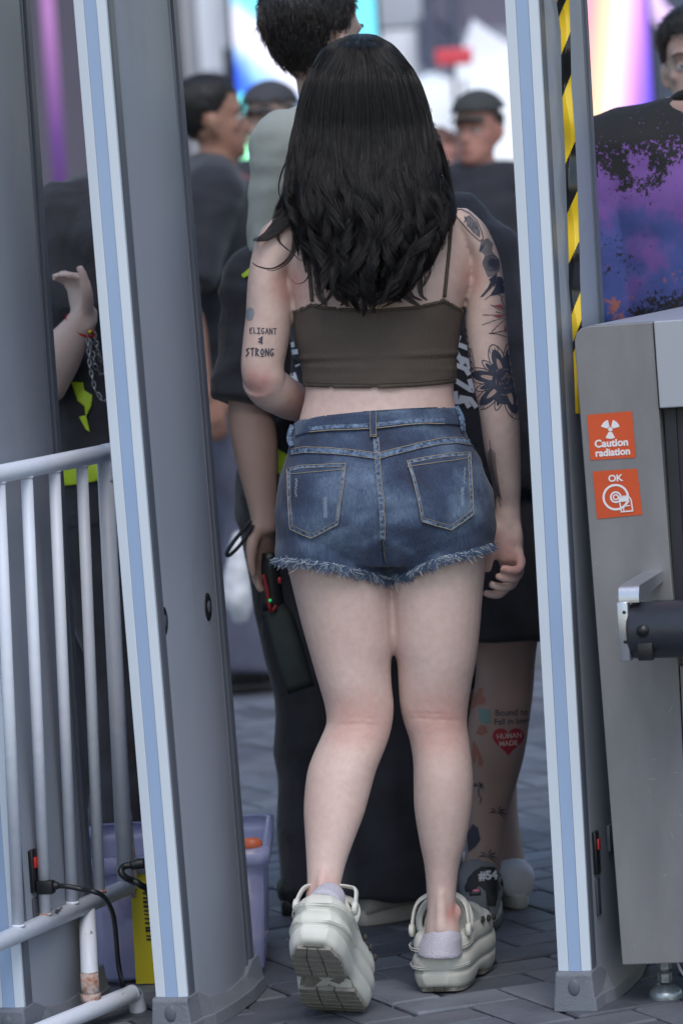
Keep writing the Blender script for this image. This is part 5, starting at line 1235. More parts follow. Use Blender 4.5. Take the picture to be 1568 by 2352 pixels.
# pockets
pkL = [K(*q) for q in ((94, 432), (180, 412), (300, 404), (480, 397), (470, 500), (445, 660), (428, 802), (250, 892), (112, 830), (100, 640))]
pkR = [K(*q) for q in ((872, 382), (1000, 355), (1150, 332), (1290, 324), (1298, 450), (1306, 600), (1312, 735), (1166, 838), (972, 782), (945, 640), (908, 490))]
for pk, inner in ((pkL, ((94, 432), (480, 397))), (pkR, ((872, 382), (1290, 324)))):
    po = decal([pk], den_b, denim, 'pocket', den, 5, .0022, .002)
    cx_ = sum(q[0] for q in pk) / len(pk); cy2 = sum(q[1] for q in pk) / len(pk)
    def ins(f): return [(cx_ + (u - cx_) * f, cy2 + (v - cy2) * f) for u, v in pk]
    ring_o, ring_i = ins(.985), ins(.89)
    strokes([[q for q in ins(.94)] + [ins(.94)[0]]], 6.5, den_b, seam_m, 'pocket_seam', po or den, .0040)
    surf_tube([ring_o + [ring_o[0]]], .0008, den_b, thread_m, 'stitching', po or den, off=.0042)
    surf_tube([ring_i + [ring_i[0]]], .00045, den_b, thread_m, 'stitching', po or den, off=.0042)
    a_, b_ = (K(*inner[0]), K(*inner[1])); d_ = [(a_[0] + 2, a_[1] + 14), (b_[0] - 3, b_[1] + 14)]
    surf_tube([d_], .0007, den_b, thread_m, 'stitching', po or den, off=.0042)
# distress marks
for x, y, h_, w_ in ((155, 500, 120, 3), (345, 620, 140, 6), (1248, 430, 110, 3), (1235, 560, 120, 5)):
    rr = random.Random(int(x)); ls = []
    for k in range(int(h_ / 6)):
        q = K(x + rr.uniform(-5, 5), y + k * 6); ls.append([(q[0] - w_ * .7, q[1]), (q[0] + w_ * .7, q[1] + .4)])
    strokes(ls, 1.0, den_b, mat('distress', (150, 162, 182), .85), 'distress_mark', den, .0042, sub=2)
# frayed hem
rr = random.Random(21); fr, frw = [], []
for k in range(5200):
    u = rr.uniform(632, 1136); v = hemf(u) + rr.uniform(-9, 3) + 3 * noise.noise(Vector((u * .06, 0, 0)))
    p = proj(u, v, den_b, .0015)
    if p is None: continue
    L_ = rr.uniform(.006, .019) * (1 + .5 * noise.noise(Vector((u * .05, 3, 0)))); a = .5 * noise.noise(Vector((u * .07, 9, 0))) * 2 + rr.gauss(0, .5)
    st = [p]; dz = Vector((sin(a), -rr.uniform(0.0, .35), -cos(a))).normalized()
    for s_ in range(5):
        a += rr.gauss(0, .35) + (.12 if u > 880 else -.1); dz = Vector((sin(a), dz.y * .8 + rr.gauss(0, .1), -abs(cos(a)) * .8)).normalized(); st.append(st[-1] + dz * L_ / 5)
    (frw if rr.random() < .16 else fr).append(st)
hair_curves('fray', fr, .00042, mat('fray_blue', (88, 108, 136), .9, rgb2=(62, 80, 110), vscale=60), den, .4)
frl = []
for k in range(46):
    u = rr.choice([rr.uniform(650, 780), rr.uniform(770, 930), rr.uniform(1000, 1120)]); v = hemf(u) + rr.uniform(-7, 1); p = proj(u, v, den_b, .003)
    if p is None: continue
    a = rr.uniform(-1.6, 1.6); st = [p]; L_ = rr.uniform(.016, .042); cv_ = rr.gauss(0, .35)
    for s_ in range(9):
        a += cv_ * .5 + rr.gauss(0, .12); st.append(st[-1] + Vector((sin(a), rr.gauss(-.05, .1), -cos(a) * .7)) * L_ / 9)
    frl.append(st)
hair_curves('fray_thread', frw + frl, .00042, mat('fray_white', (186, 192, 198), .9), den, .6)

# hair ------------------------------------------------------------
HAIR = [(824, 844, 77, YH + .02, .012), (798, 866, 82, YH + .018, .036), (770, 886, 93, YH + .014, .062), (744, 908, 114, YH + .01, .085), (724, 938, 152, YH + .005, .100), (707, 957, 190, YH, .106), (696, 969, 225, YH, .108), (689, 979, 260, YH, .108), (682, 987, 295, YH - .002, .106),
        (676, 995, 330, YH - .008, .103), (671, 1000, 365, YH - .014, .10), (670, 1003, 400, YH - .022, .098), (669, 1010, 432, YH - .03, .096), (674, 1024, 465, YH - .038, .094), (684, 1027, 500, YH - .045, .09), (692, 1018, 537, YH - .05, .085), (704, 1000, 572, YH - .055, .08), (712, 984, 607, YH - .058, .074), (718, 966, 640, YH - .06, .066), (728, 948, 668, YH - .062, .058), (745, 925, 690, YH - .065, .05), (790, 880, 704, YH - .066, .042)]
HV = [h[2] for h in HAIR]
def hs(i, v): return interp(HV, [h[i] for h in HAIR], v)
def hair_pt(th, v, rad=1.0):
    v0_ = v
    """th 0 = left edge (picture), pi/2 = nearest the camera, pi = right edge"""
    v = min(v, 704); uL, uR, Yc, hd = hs(0, v), hs(1, v), hs(3, v), hs(4, v); c = (uL + uR) / 2; w_ = (uR - uL) / 2
    p = P(c - w_ * cos(th) * rad, v, Yc); p.y -= hd * sin(th) * rad; p.z -= max(0, v0_ - 704) * pxm(YH); return p
hm_ = bpy.data.materials.new('long_black_hair'); hm_.use_nodes = True; n = hm_.node_tree
for nd in list(n.nodes):
    if nd.type == 'BSDF_PRINCIPLED': n.nodes.remove(nd)
hb = n.nodes.new('ShaderNodeBsdfHairPrincipled'); hb.model = 'CHIANG'; hb.parametrization = 'MELANIN'; hb.inputs['Melanin'].default_value = .985; hb.inputs['Melanin Redness'].default_value = .35
hb.inputs['Roughness'].default_value = .42; hb.inputs['Radial Roughness'].default_value = .5; hb.inputs['Random Roughness'].default_value = .3
n.links.new(hb.outputs[0], n.nodes['Material Output'].inputs[0])
c = MB(); pxloft(c, [(a + (26 if v < 200 else 12), b_ - (26 if v < 200 else 12), v + 24 * max(0, min(1, (230 - v) / 120)), y, max(.01, hd - .014)) for a, b_, v, y, hd in HAIR[:-2]], 40, 3)
vol = remesh(c, .006, 3, lambda co: .006 * noise.noise(Vector((co.x * 28 + co.z * 6, co.y * 20, co.z * 5))))
hair_o = meobj('hair', vol, mat('hair_underlayer', (10, 10, 11), .9, spec=.03, bump=.5, bscale=200, stretch=(1, 1, .1)), hero)
rr = random.Random(5); locks = []
for i in range(230):
    th = rr.uniform(-.55, pi + .55); vend = 560 + 140 * (sin(max(0.05, min(pi, th))) ** .6) + rr.uniform(-80, 30)
    amp = rr.uniform(.006, .022); ph = rr.uniform(0, 6.28); fr_ = rr.uniform(2.2, 4.2); dr = rr.uniform(-.25, .25); ph2 = rr.uniform(0, 6.28)
    locks.append((th, vend, amp, ph, fr_, dr, ph2))
strands = []
for (th, vend, amp, ph, fr_, dr, ph2) in locks:
    thick_ = rr.uniform(.05, .11); radl = 1 + rr.uniform(-.07, .05)
    for k in range(rr.randint(34, 58)):
        o1 = rr.gauss(0, thick_ * .6); ro = rr.uniform(-.05, .03) ; ve = vend - abs(rr.gauss(0, 22)); vs0 = 78 + abs(rr.gauss(0, 9)); st = []; N = 30
        for s_ in range(N):
            t_ = s_ / (N - 1); v = vs0 + (ve - vs0) * t_ ** .92
            spread = (1 - .55 * t_) if t_ > .3 else 1
            # strands start at the crown and fan out
            fan = min(1, .25 + t_ * 6)
            wave = (max(0, t_ - .35) ** 1.2) * amp * 6
            th2 = pi / 2 + (th - pi / 2 + dr * t_ * t_ * .6 + o1 * spread) * (.35 + .65 * fan) + .55 * wave * sin(fr_ * 6.28 * t_ + ph) / 1
            p = hair_pt(th2, v, radl + ro * spread + .0)
            p += Vector((wave * sin(fr_ * 6.28 * t_ + ph) * .25, -abs(wave) * .5 * (1 + sin(fr_ * 5 * t_ + ph2)), 0))
            st.append(p)
        strands.append(st)
# fly-away hairs round the outline
for k in range(420):
    th = rr.choice([rr.uniform(-.3, .25), rr.uniform(pi - .3, pi + .3), rr.uniform(0, pi)]); v0 = rr.uniform(84, 420); L_ = rr.uniform(60, 260); st = []; out = rr.uniform(1.01, 1.07); cvx = rr.uniform(-.05, .10)
    for s_ in range(16):
        t_ = s_ / 15; v = v0 + L_ * t_; st.append(hair_pt(th + cvx * t_ * 1.5, v, 1 + (out - 1) * sin(pi * min(1, t_ * 1.1)) + .01))
    strands.append(st)
for k in range(60):   # lit loose hairs at the upper right
    v0 = rr.uniform(95, 200); st = []; x0 = hs(1, v0)
    for s_ in range(12):
        t_ = s_ / 11; st.append(P(x0 - 6 + t_ * rr.uniform(10, 14) * (1 + k % 3) + 8 * sin(t_ * 3), v0 + 75 * t_, YH + rr.uniform(-.0005, .0005)))
    strands.append(st)
hair_curves('hair_strands', strands, .00040, hm_, hair_o, .5)
# separate locks falling over the left shoulder
def lock(pts, n_, spread, dy=-.09, r_=.00042, tip=.25):
    out = []
    for k in range(n_):
        a = rr.gauss(0, spread); b_ = rr.gauss(0, spread * .5); st = []; tr = rr.uniform(.86, 1.0)
        NN = 26
        for s_ in range(NN):
            t_ = s_ / (NN - 1) * tr * (len(pts) - 1); i = min(int(t_), len(pts) - 2); f_ = t_ - i
            p0, p1, p2, p3 = pts[max(i - 1, 0)], pts[i], pts[i + 1], pts[min(i + 2, len(pts) - 1)]
            u, v = [.5 * (2 * p1[j] + (p2[j] - p0[j]) * f_ + (2 * p0[j] - 5 * p1[j] + 4 * p2[j] - p3[j]) * f_ ** 2 + (3 * p1[j] - p0[j] - 3 * p2[j] + p3[j]) * f_ ** 3) for j in (0, 1)]
            w_ = 1 - .75 * s_ / (NN - 1)
            u += a * w_; v += b_ * w_
            q = proj(u, v, hero_bvh, .004 + abs(rr.gauss(0, .0002)) + .004 * w_)
            y = min(YH + dy, q.y) if q is not None else YH + dy + .04 * (s_ / NN)
            st.append(P(u, v, y))
        for _ in range(3): 
            for s_ in range(1, NN - 1): st[s_].y = (st[s_ - 1].y + st[s_].y * 2 + st[s_ + 1].y) / 4
        out.append(st)
    return out
def KL(x, y): return 533 + x * .2, 533 + y * .2
lk = []
lk += lock([(700, 430), (672, 490), (640, 520), (KL(430, 30)), KL(320, 85), KL(260, 90)], 220, 11, -.06)
lk += lock([(692, 400), (668, 460), (640, 510), (612, 540), (592, 548)], 150, 9, -.05)
lk += lock([(688, 380), (662, 440), (640, 480), (632, 520), (645, 560)], 60, 7, -.05)
lk += lock([(1000, 330), (1018, 380), (1030, 430), (1040, 470), (1036, 500)], 70, 7, -.04)
lk += lock([(690, 440), (672, 500), (645, 524), KL(500, 30), KL(380, 90), KL(300, 95)], 90, 6, -.055)
lk += lock([(700, 470), (684, 520), KL(720, 60), KL(690, 220), KL(600, 350), KL(450, 420), KL(300, 395), KL(230, 350)], 80, 2.6, -.08)
lk += lock([(706, 480), (690, 540), KL(745, 150), KL(700, 270), KL(620, 370), KL(480, 440), KL(400, 440)], 60, 2.4, -.08)
lk += lock([KL(500, 20), KL(540, 110), KL(620, 190), KL(680, 230), KL(780, 320), KL(850, 325)], 14, 1.2, -.08)
lk += lock([(715, 500), KL(860, 200), KL(900, 420), KL(840, 560), KL(740, 595), KL(680, 540)], 16, 1.4, -.09)
lk += lock([(735, 560), KL(1080, 380), KL(1090, 520), KL(1060, 640), KL(980, 715), KL(930, 720)], 40, 2.5, -.09)
lk += lock([(760, 560), KL(1130, 420), KL(1170, 600), KL(1130, 720), KL(1060, 810), KL(990, 850)], 120, 4.5, -.095)
lk += lock([(770, 600), KL(1180, 560), KL(1290, 700), KL(1310, 770), KL(1260, 830), KL(1240, 838)], 70, 4.5, -.10)
lk += lock([(725, 540), KL(960, 300), KL(1010, 420), KL(980, 520), KL(950, 600)], 40, 3, -.09)
lk += lock([(680, 300), (668, 350), (655, 400), (658, 440), (672, 480)], 16, 2, -.02)
lk += lock([(680, 330), (662, 360), (645, 400), (640, 440), (655, 480)], 10, 2, -.02)
lk += lock([(1000, 420), (1025, 450), (1036, 480), (1030, 510), (1015, 560)], 120, 6, -.07)
lk += lock([(1004, 400), (1016, 440), (1030, 480), (1036, 510)], 90, 5, -.06)
for u0 in (735, 800, 850, 905, 940):
    lk += lock([(u0, 560), (u0 + 4, 620), (u0 - 6 + rr.uniform(-8, 8), 670), (u0 + rr.uniform(-16, 26), 700 + rr.uniform(-6, 8))], 110, 12, -.12)
for u0, du in ((900, 45), (930, 40), (960, 20), (860, -25)):
    lk += lock([(u0, 600), (u0 + 4, 650), (u0 + du * .4, 678), (u0 + du, 690)], 50, 6, -.11)
hair_curves('hair_lock', lk, .00042, hm_, hair_o, .35)
# ------------------------------------------------------------------ clogs and socks
clog_m = mat('clog_bone', (214, 214, 206), .5, rgb2=(202, 201, 192), vscale=20, bump=.05, sss=.03)
tread_m = mat('tread_taupe', (142, 138, 130), .7, rgb2=(122, 118, 112), vscale=50, bump=.2)
groove_m = mat('groove_dark', (60, 58, 56), .8)
sock_mm = mat('sock_lilac', (206, 202, 214), .9, rgb2=(194, 190, 204), vscale=300, bump=.3, bscale=500)
def clog(loc, yaw, pitch, roll, mirror=1):
    Rm = Matrix.Rotation(yaw, 3, 'Z') @ Matrix.Rotation(roll, 3, 'Y') @ Matrix.Rotation(pitch, 3, 'X')
    def W(x, y, z): return Vector(loc) + Rm @ Vector((x * mirror, y, z))
    def hw(t):   # half width along the sole, t 0 heel .. 1 toe
        return float(np.interp(t, [0, .05, .15, .3, .45, .6, .75, .88, .96, 1.0], [.018, .034, .045, .046, .045, .053, .058, .050, .032, .010]))
    def ring(z, g=0.0, y0=0.0, y1=.285, lift=None, n=26):
        L_, R_ = [], []
        for k in range(n + 1):
            t = (1 - cos(pi * k / n)) / 2; y = y0 - g + (y1 - y0 + 2 * g) * t; w_ = hw(y0 / .285 + (y1 - y0) / .285 * t if y0 else t) + g
            zz = z if lift is None else lift(y)
            off = .004 * sin(pi * t)
            L_.append(W(-w_ + off, y, zz)); R_.append(W(w_ + off, y, zz))
        return L_ + R_[::-1]
    def spring(z, k=1.0): return lambda y: z + k * (.022 * max(0, (y - .21) / .075) ** 1.7) + k * (.004 * max(0, (.03 - y) / .03))
    def arch(z0): return lambda y: z0 + .018 * max(0, (y - .21) / .075) ** 1.7 + .012 * exp(-((y - .135) / .022) ** 2) + .006 * max(0, (.02 - y) / .02)
    o = MB().rings([ring(0, -.004, lift=arch(0.002)), ring(0, 0, lift=arch(.006)), ring(0, .0035, lift=spring(.020)), ring(0, .0045, lift=spring(.030)), ring(0, .001, lift=spring(.032)), ring(0, .001, lift=spring(.035)), ring(0, .0055, lift=spring(.038)), ring(0, .0065, lift=spring(.050, .8)),
                    ring(0, .004, lift=spring(.060, .7)), ring(0, -.001, lift=spring(.064, .6)), ring(0, -.001, lift=spring(.067, .5)), ring(0, .003, lift=spring(.070, .5)), ring(0, .003, lift=spring(.082, .4)), ring(0, -.001, lift=spring(.094, .2)), ring(0, -.006, lift=spring(.099, .1)), ring(0, -.010, lift=spring(.098, .1))]).obj('clog', clog_m, hero)
    sub = o.modifiers.new('s', 'SUBSURF'); sub.levels = 1; sub.render_levels = 1
    # toe box
    rs = []
    for y, h_, k in ((.095, .062, .93), (.105, .066, .96), (.13, .062, .98), (.16, .052, .98), (.19, .042, .96), (.22, .033, .93), (.25, .024, .85), (.27, .014, .7), (.28, .005, .4)):
        w_ = hw(y / .285) * k; zb = .085 + .01 * max(0, (y - .21) / .075)
        rs.append([W(w_ * cos(pi * j / 14) + .004, y, zb - .02 + (h_ + .02) * sin(pi * j / 14) ** .8) for j in range(15)] + [W(-w_ + .004 + 2 * w_ * j / 6, y, zb - .022) for j in range(1, 6)])
    tb_ = MB().rings(rs).obj('toe_box', clog_m, o)
    MB().tube([W(.046, .09, .092), W(.047, .095, .115), W(.035, .105, .138), W(.0, .11, .148), W(-.03, .105, .138), W(-.043, .095, .115), W(-.042, .09, .092)], [(.006, .005)] * 7, 12, 4).obj('rim', clog_m, o)
    # vent holes on the inner side and instep strap
    for y in (.155, .185, .215):
        for sx in (-1, 1):
            w_ = hw(y / .285) + .004
            MB().ball(W(sx * w_ * .985 + .004, y, .098 - (y - .15) * .12), (.004, .0065, .0065), 6, (Rm @ Vector((1, 0, 0)), Rm @ Vector((0, 1, 0)), Rm @ Vector((0, 0, 1)))).obj('vent_hole', groove_m, o)
    st = MB(); st.tube([W(-.048, .052, .090), W(-.0475, .056, .112), W(-.042, .068, .140), W(-.028, .082, .153), W(0.0, .092, .160), W(.030, .082, .153), W(.046, .068, .140), W(.0515, .056, .112), W(.052, .052, .090)], [(.0078, .0030)] * 9, 12, 5, ref=tuple(Rm @ Vector((0, 1, .3)))); so_ = st.obj('strap', clog_m, o)
    for sx in (-1.02, 1.08):
        MB().tube([W(sx * .044, .054, .100), W(sx * .0505, .054, .100), W(sx * .052, .054, .100)], [.0115, .0115, .008], 20).obj('rivet', clog_m, so_)
    # ribbed bands round the heel
    for z in (.043, .046, .074, .078):
        pts = []
        for k in range(17):
            t = (1 - cos(pi * k / 16 * .5)) ; y = .09 * (1 - k / 16); pts.append(W(-(hw(y / .285) + .0066), y - .006, z))
        for k in range(1, 17):
            y = .09 * k / 16; pts.append(W(hw(y / .285) + .0066, y - .006, z))
        MB().tube(pts, .0010, 6).obj('rib', clog_m, o)
    # tread
    for grp, y0, nb in (('heel', .012, 6), ('fore', .160, 6)):
        for k in range(nb):
            ya = y0 + k * .0172; yb = ya + .0145; z = .000
            xs = []
            mb = MB()
            def zz(y): return .004 + .018 * max(0, (y - .21) / .075) ** 1.7 + .006 * max(0, (.02 - y) / .02)
            for x0, x1 in ((-1, -.28), (-.24, .34), (.38, 1)):
                q = []
                for (x, y) in ((x0, ya), (x1, ya), (x1, yb), (x0, yb)):
                    q.append((x * (hw(y / .285) - .0035) + .004 * sin(pi * y / .285), y))
                mb.add([W(x, y, zz(y) - .0055) for x, y in q] + [W(x, y, zz(y) + .004) for x, y in q], [(0, 1, 2, 3), (7, 6, 5, 4), (0, 4, 5, 1), (1, 5, 6, 2), (2, 6, 7, 3), (3, 7, 4, 0)])
            mb.obj('tread_bar', tread_m, o, smooth=False, bevel=.0008)
    MB().rings([ring(0, -.005, lift=lambda y: .0015 + .018 * max(0, (y - .21) / .075) ** 1.7 + .012 * exp(-((y - .135) / .022) ** 2) + .006 * max(0, (.02 - y) / .02)), ring(0, -.007, lift=lambda y: .004 + .018 * max(0, (y - .21) / .075) ** 1.7 + .012 * exp(-((y - .135) / .022) ** 2))]).obj('outsole', tread_m, o, smooth=False)
    return W, o
fR_ = PZ(1010, 2287, 0)
WR, cR = clog((fR_.x - .005, fR_.y, 0.004), radians(-13), 0, 0)
ch = MB().box(WR(.052, .125, .150), (.010, .009, .004)).obj('charm', mat('charm_black', (24, 26, 34), .3), cR, bevel=.001)
MB().box(WR(.054, .123, .1545), (.006, .004, .001)).obj('charm_flash', mat('charm_pink', (214, 96, 140), .4), ch)
toe = PZ(782, 2322, 0)
pt_ = radians(-38); Rm_ = Matrix.Rotation(radians(-13), 3, 'Z') @ Matrix.Rotation(radians(4), 3, 'Y') @ Matrix.Rotation(pt_, 3, 'X')
tl = Rm_ @ Vector((0, .262, .012)); loc = Vector((toe.x, toe.y, 0.002)) - tl
WL, cL = clog(loc, radians(-13), pt_, radians(4), -1)
sk = MB(); pxloft(sk, [(986, 1046, 2128, YH + .002, .038), (975, 1056, 2146, YH + .002, .044), (964, 1057, 2170, YH + .004, .050), (958, 1060, 2190, YH + .008, .058)], 24, 3, grow=.0025)
meobj('sock', remesh(sk, .004, 2), sock_mm, hero)
sk = MB(); pxloft(sk, [(712, 770, 2058, YH - .15, .036), (701, 781, 2078, YH - .155, .040), (697, 788, 2100, YH - .16, .043), (695, 794, 2125, YH - .155, .045)], 24, 3, grow=.003)
sk.tube([WL(0, .035, .09), WL(0, .055, .11), WL(0, .07, .13)], [.030, .030, .026], 16, 3)
meobj('sock', remesh(sk, .004, 2), sock_mm, hero)

# ------------------------------------------------------------------ tattoos (flat ink on skin)
ink = mat('tattoo_ink', (52, 56, 72), .55, rgb2=(70, 74, 90), vscale=60)
ink2 = mat('tattoo_shade', (124, 118, 122), .55, rgb2=(100, 96, 104), vscale=90, detail=6)
inkr = mat('tattoo_red', (170, 92, 104), .55); inkb = mat('tattoo_blue', (128, 142, 158), .55, rgb2=(150, 152, 158), vscale=70)
GL = {  # angular letters in a unit box (y down)
 'E': [[(.9, .05), (.25, .2), (.1, .5), (.3, .95), (.9, .8)], [(.15, .5), (.8, .4)]], 'L': [[(.2, 0), (.2, .9), (.9, .8)]],
 'X': [[(1.0, .08), (.0, .05), (.62, .48), (.0, .95), (1.0, .88)]], 'G': [[(.9, .1), (.3, .1), (.05, .55), (.4, .95), (.85, .7), (.5, .5)]],
 'A': [[(.0, 1), (.5, 0), (.95, 1)], [(.2, .6), (.8, .6)]], 'N': [[(.1, 1), (.1, 0), (.85, .95), (.85, 0)]], 'T': [[(0, .1), (1, .0)], [(.5, .05), (.5, 1)]],
 'S': [[(.9, .0), (.2, .25), (.8, .6), (.1, 1.05)]], 'R': [[(.15, 1), (.15, 0), (.8, .25), (.2, .5), (.9, 1)]], 'O': [[(.5, .05), (.9, .45), (.5, .85), (.1, .45), (.5, .05)], [(.15, 1.0), (.9, .98)]]}
def word(w_, u0, v0, cw, chh, tilt, wd, name='tattoo'):
    ls = []
    for i, ch_ in enumerate(w_):
        for pl_ in GL[ch_]: ls.append([(u0 + (i + x * .86) * cw, v0 + y * chh + tilt * (i + x)) for x, y in pl_])
    return strokes(ls, wd, hero_bvh, ink, name, hero_body, sub=2)
word('ELXGANT', *KL(200, 1092), 9.1, 15, .35, 1.9)
word('STRONG', *KL(155, 1330), 11.2, 19, .15, 2.8)
strokes([[KL(345, 1195), KL(338, 1290)], [KL(355, 1205), KL(305, 1225), KL(350, 1240), KL(302, 1262), KL(355, 1270)]], 2.4, hero_bvh, ink, 'tattoo', hero_body, sub=2)
decal([[(KL(205, 940)[0] + 9.5 * cos(a) - 1.5 * sin(a), KL(205, 940)[1] + 15 * sin(a)) for a in [2 * pi * k / 24 for k in range(24)]]], hero_bvh, inkb, 'tattoo', hero_body, 3, .0007)
def KR(x, y): return 1019 + x * .23333, 455 + y * .23333
# shoulder lens shape
lens = [KR(*q) for q in ((90, 120), (170, 110), (250, 150), (320, 220), (370, 330), (385, 400), (350, 420), (270, 350), (190, 260), (130, 190))]
strokes([lens + [lens[0]]], 1.8, hero_bvh, ink, 'tattoo', hero_body)
decal([[KR(*q) for q in ((200, 190), (250, 170), (320, 240), (355, 330), (350, 390), (290, 340), (230, 270))]], hero_bvh, ink2, 'tattoo', hero_body, 3, .0006)
rr = random.Random(9); ls = []
for k in range(26):
    x, y = rr.uniform(200, 340), 0; y = 150 + (x - 150) * .95 + rr.uniform(-30, 30); ls.append([KR(x, y), KR(x + rr.uniform(-25, 25), y + rr.uniform(8, 30))])
strokes(ls, 1.6, hero_bvh, ink, 'tattoo', hero_body, sub=2)
# rose and leaves
decal([[KR(*q) for q in ((360, 420), (430, 395), (480, 450), (470, 520), (500, 560), (545, 620), (550, 700), (510, 760), (430, 780), (405, 720), (385, 640), (400, 560), (370, 530), (345, 525))]], hero_bvh, ink2, 'tattoo', hero_body, 3, .0006)
rc = KR(462, 640); ls = []
for r_, a0, a1 in ((18.5, 0, 6.3), (14.5, .4, 4.8), (11, 2, 7), (8, 0, 4), (5, 1, 6), (2.5, 0, 6)):
    ls.append([(rc[0] + r_ * cos(a0 + (a1 - a0) * k / 20), rc[1] + r_ * .95 * sin(a0 + (a1 - a0) * k / 20)) for k in range(21)])
strokes(ls, 1.7, hero_bvh, ink, 'tattoo', hero_body, sub=2)
decal([[KR(*q) for q in ((425, 620), (470, 590), (525, 610), (530, 660), (490, 690), (445, 670))]], hero_bvh, ink, 'tattoo', hero_body, 3, .0008)
for lf in (((345, 525), (365, 470), (400, 440), (385, 500)), ((440, 800), (520, 740), (510, 830), (490, 880)), ((520, 770), (570, 780), (598, 860), (600, 930), (450, 960), (500, 880)), ((355, 975), (430, 880), (470, 800), (500, 790), (470, 880), (385, 970))):
    decal([[KR(*q) for q in lf]], hero_bvh, ink, 'tattoo', hero_body, 3, .0009)
strokes([[KR(400, 1000), KR(450, 960), KR(530, 945), KR(590, 985)]], 1.5, hero_bvh, ink, 'tattoo', hero_body)
# bursting rays
ray0 = (620, 1150)
for (x, y) in ((460, 1050), (510, 1118), (382, 1150), (375, 1248), (470, 1312), (560, 985)):
    strokes([[KR(x, y), KR((x + 612) / 2, (y + 1150 + (y - 1150) * .1) / 2), KR(612, 1150 + (y - 1150) * .22)]], [1.6, 1.2, .8], hero_bvh, ink, 'tattoo', hero_body, sub=3)
for q in (((480, 1055), (560, 1045), (600, 1110), (570, 1090)), ((480, 1160), (560, 1148), (590, 1160), (540, 1180)), ((590, 1300), (600, 1230), (615, 1300), (600, 1320))):
    decal([[KR(*p_) for p_ in q]], hero_bvh, inkr, 'tattoo', hero_body, 3, .0007)
strokes([[KR(440, 1330), KR(530, 1318), KR(620, 1300)], [KR(440, 1330), KR(520, 1336), KR(615, 1365)]], 1.6, hero_bvh, ink, 'tattoo', hero_body)
# inner-arm leaves and script
for k in range(9):
    x, y = 185 + k * 9, 1250 + k * 62
    decal([[KR(x, y), KR(x + 26, y + 18), KR(x + 48, y + 70), KR(x + 22, y + 62), KR(x + 4, y + 90)]], hero_bvh, ink, 'tattoo', hero_body, 3, .0008)
ls = []
for k in range(10):
    x, y = 262 + k * 4.5, 1480 + k * 22; ls.append([KR(x + 14 * cos(a), y + 9 * sin(a) + a * 2) for a in [j * .7 + k for j in range(9)]])
strokes(ls, 1.0, hero_bvh, ink, 'tattoo', hero_body, sub=2)
# mandala
mc = (600, 1800)
def petal(ang, r0, r1, wd, squash=1.0):
    pts = []
    for k in range(25):
        t = k / 24; a = t * 2 - 1; rad = r0 + (r1 - r0) * (1 - abs(a) ** 1.6) ** .8; an = ang + a * wd
        pts.append((mc[0] + rad * cos(an), mc[1] + rad * sin(an)))
    return pts
def mand(polys, m_, off): 
    decal([[KR(*q) for q in pl_] for pl_ in polys], hero_bvh, m_, 'tattoo', hero_body, 3, off)
outer_ = [petal(a, 150, 390 if i % 2 == 0 else 265, .38 if i % 2 == 0 else .22) for i, a in enumerate([radians(x) for x in (95, 123, 150, 180, 205, 235, 262, 282, 66)])]
skinbg = MATS['skin_fair']
for i, a in enumerate([radians(x) for x in (72, 107, 136, 163, 192, 222, 250, 276)]):
    big = i % 2 == 0; R1 = 395 if big else 300
    if a > radians(240): R1 = 380
    p1 = petal(a, 120, R1, .42 if big else .24); strokes([[KR(*q) for q in p1]], 2.0, hero_bvh, ink, 'tattoo', hero_body)
    mand([petal(a, 100, R1 * .86, .36 if big else .19)], ink, .0006)
    if big: mand([petal(a, 130, R1 * .62, .15)], mat('tattoo_skin_gap', (178, 152, 144), .55), .0011); strokes([[KR(mc[0] + R1 * (.86 + .05) * cos(a + d), mc[1] + R1 * .91 * sin(a + d)), KR(mc[0] + R1 * .80 * cos(a + d), mc[1] + R1 * .80 * sin(a + d))] for d in (-.12, -.04, .04, .12)], 1.4, hero_bvh, ink, 'tattoo', hero_body, sub=2)
mand([[(mc[0] + 175 * cos(2 * pi * k / 24), mc[1] + 230 * sin(2 * pi * k / 24)) for k in range(24)]], ink, .0010)
ls = []
for k in range(26):
    a = rr.uniform(0, 6.28); r_ = rr.uniform(20, 120); ls.append([KR(mc[0] + r_ * cos(a + d), mc[1] + 1.2 * r_ * sin(a + d)) for d in (0, .2, .4, .5)])
strokes(ls, 1.5, hero_bvh, mat('tattoo_highlight', (142, 124, 120), .55), 'tattoo', hero_body, off=.0016, sub=2)
# feather near the wrist
ls = [[(1124, 1010), (1128, 1060), (1136, 1110), (1150, 1166)]]
for k in range(20):
    t = k / 20; u = 1126 + 18 * t ** 1.5; v = 1030 + 110 * t; ls.append([(u, v), (u + 12 - 3 * t, v + 14)]); ls.append([(u, v), (u - 6, v + 12)])
strokes(ls, 1.3, hero_bvh, ink, 'tattoo', hero_body, sub=2)
# small back tattoo tips under the hair
strokes([[KL(1330, 760), KL(1370, 800), KL(1400, 850)], [KL(1400, 790), KL(1440, 840), KL(1490, 890)], [KL(1380, 760), KL(1460, 830), KL(1500, 870)]], 2.2, hero_bvh, ink, 'tattoo', hero_body)

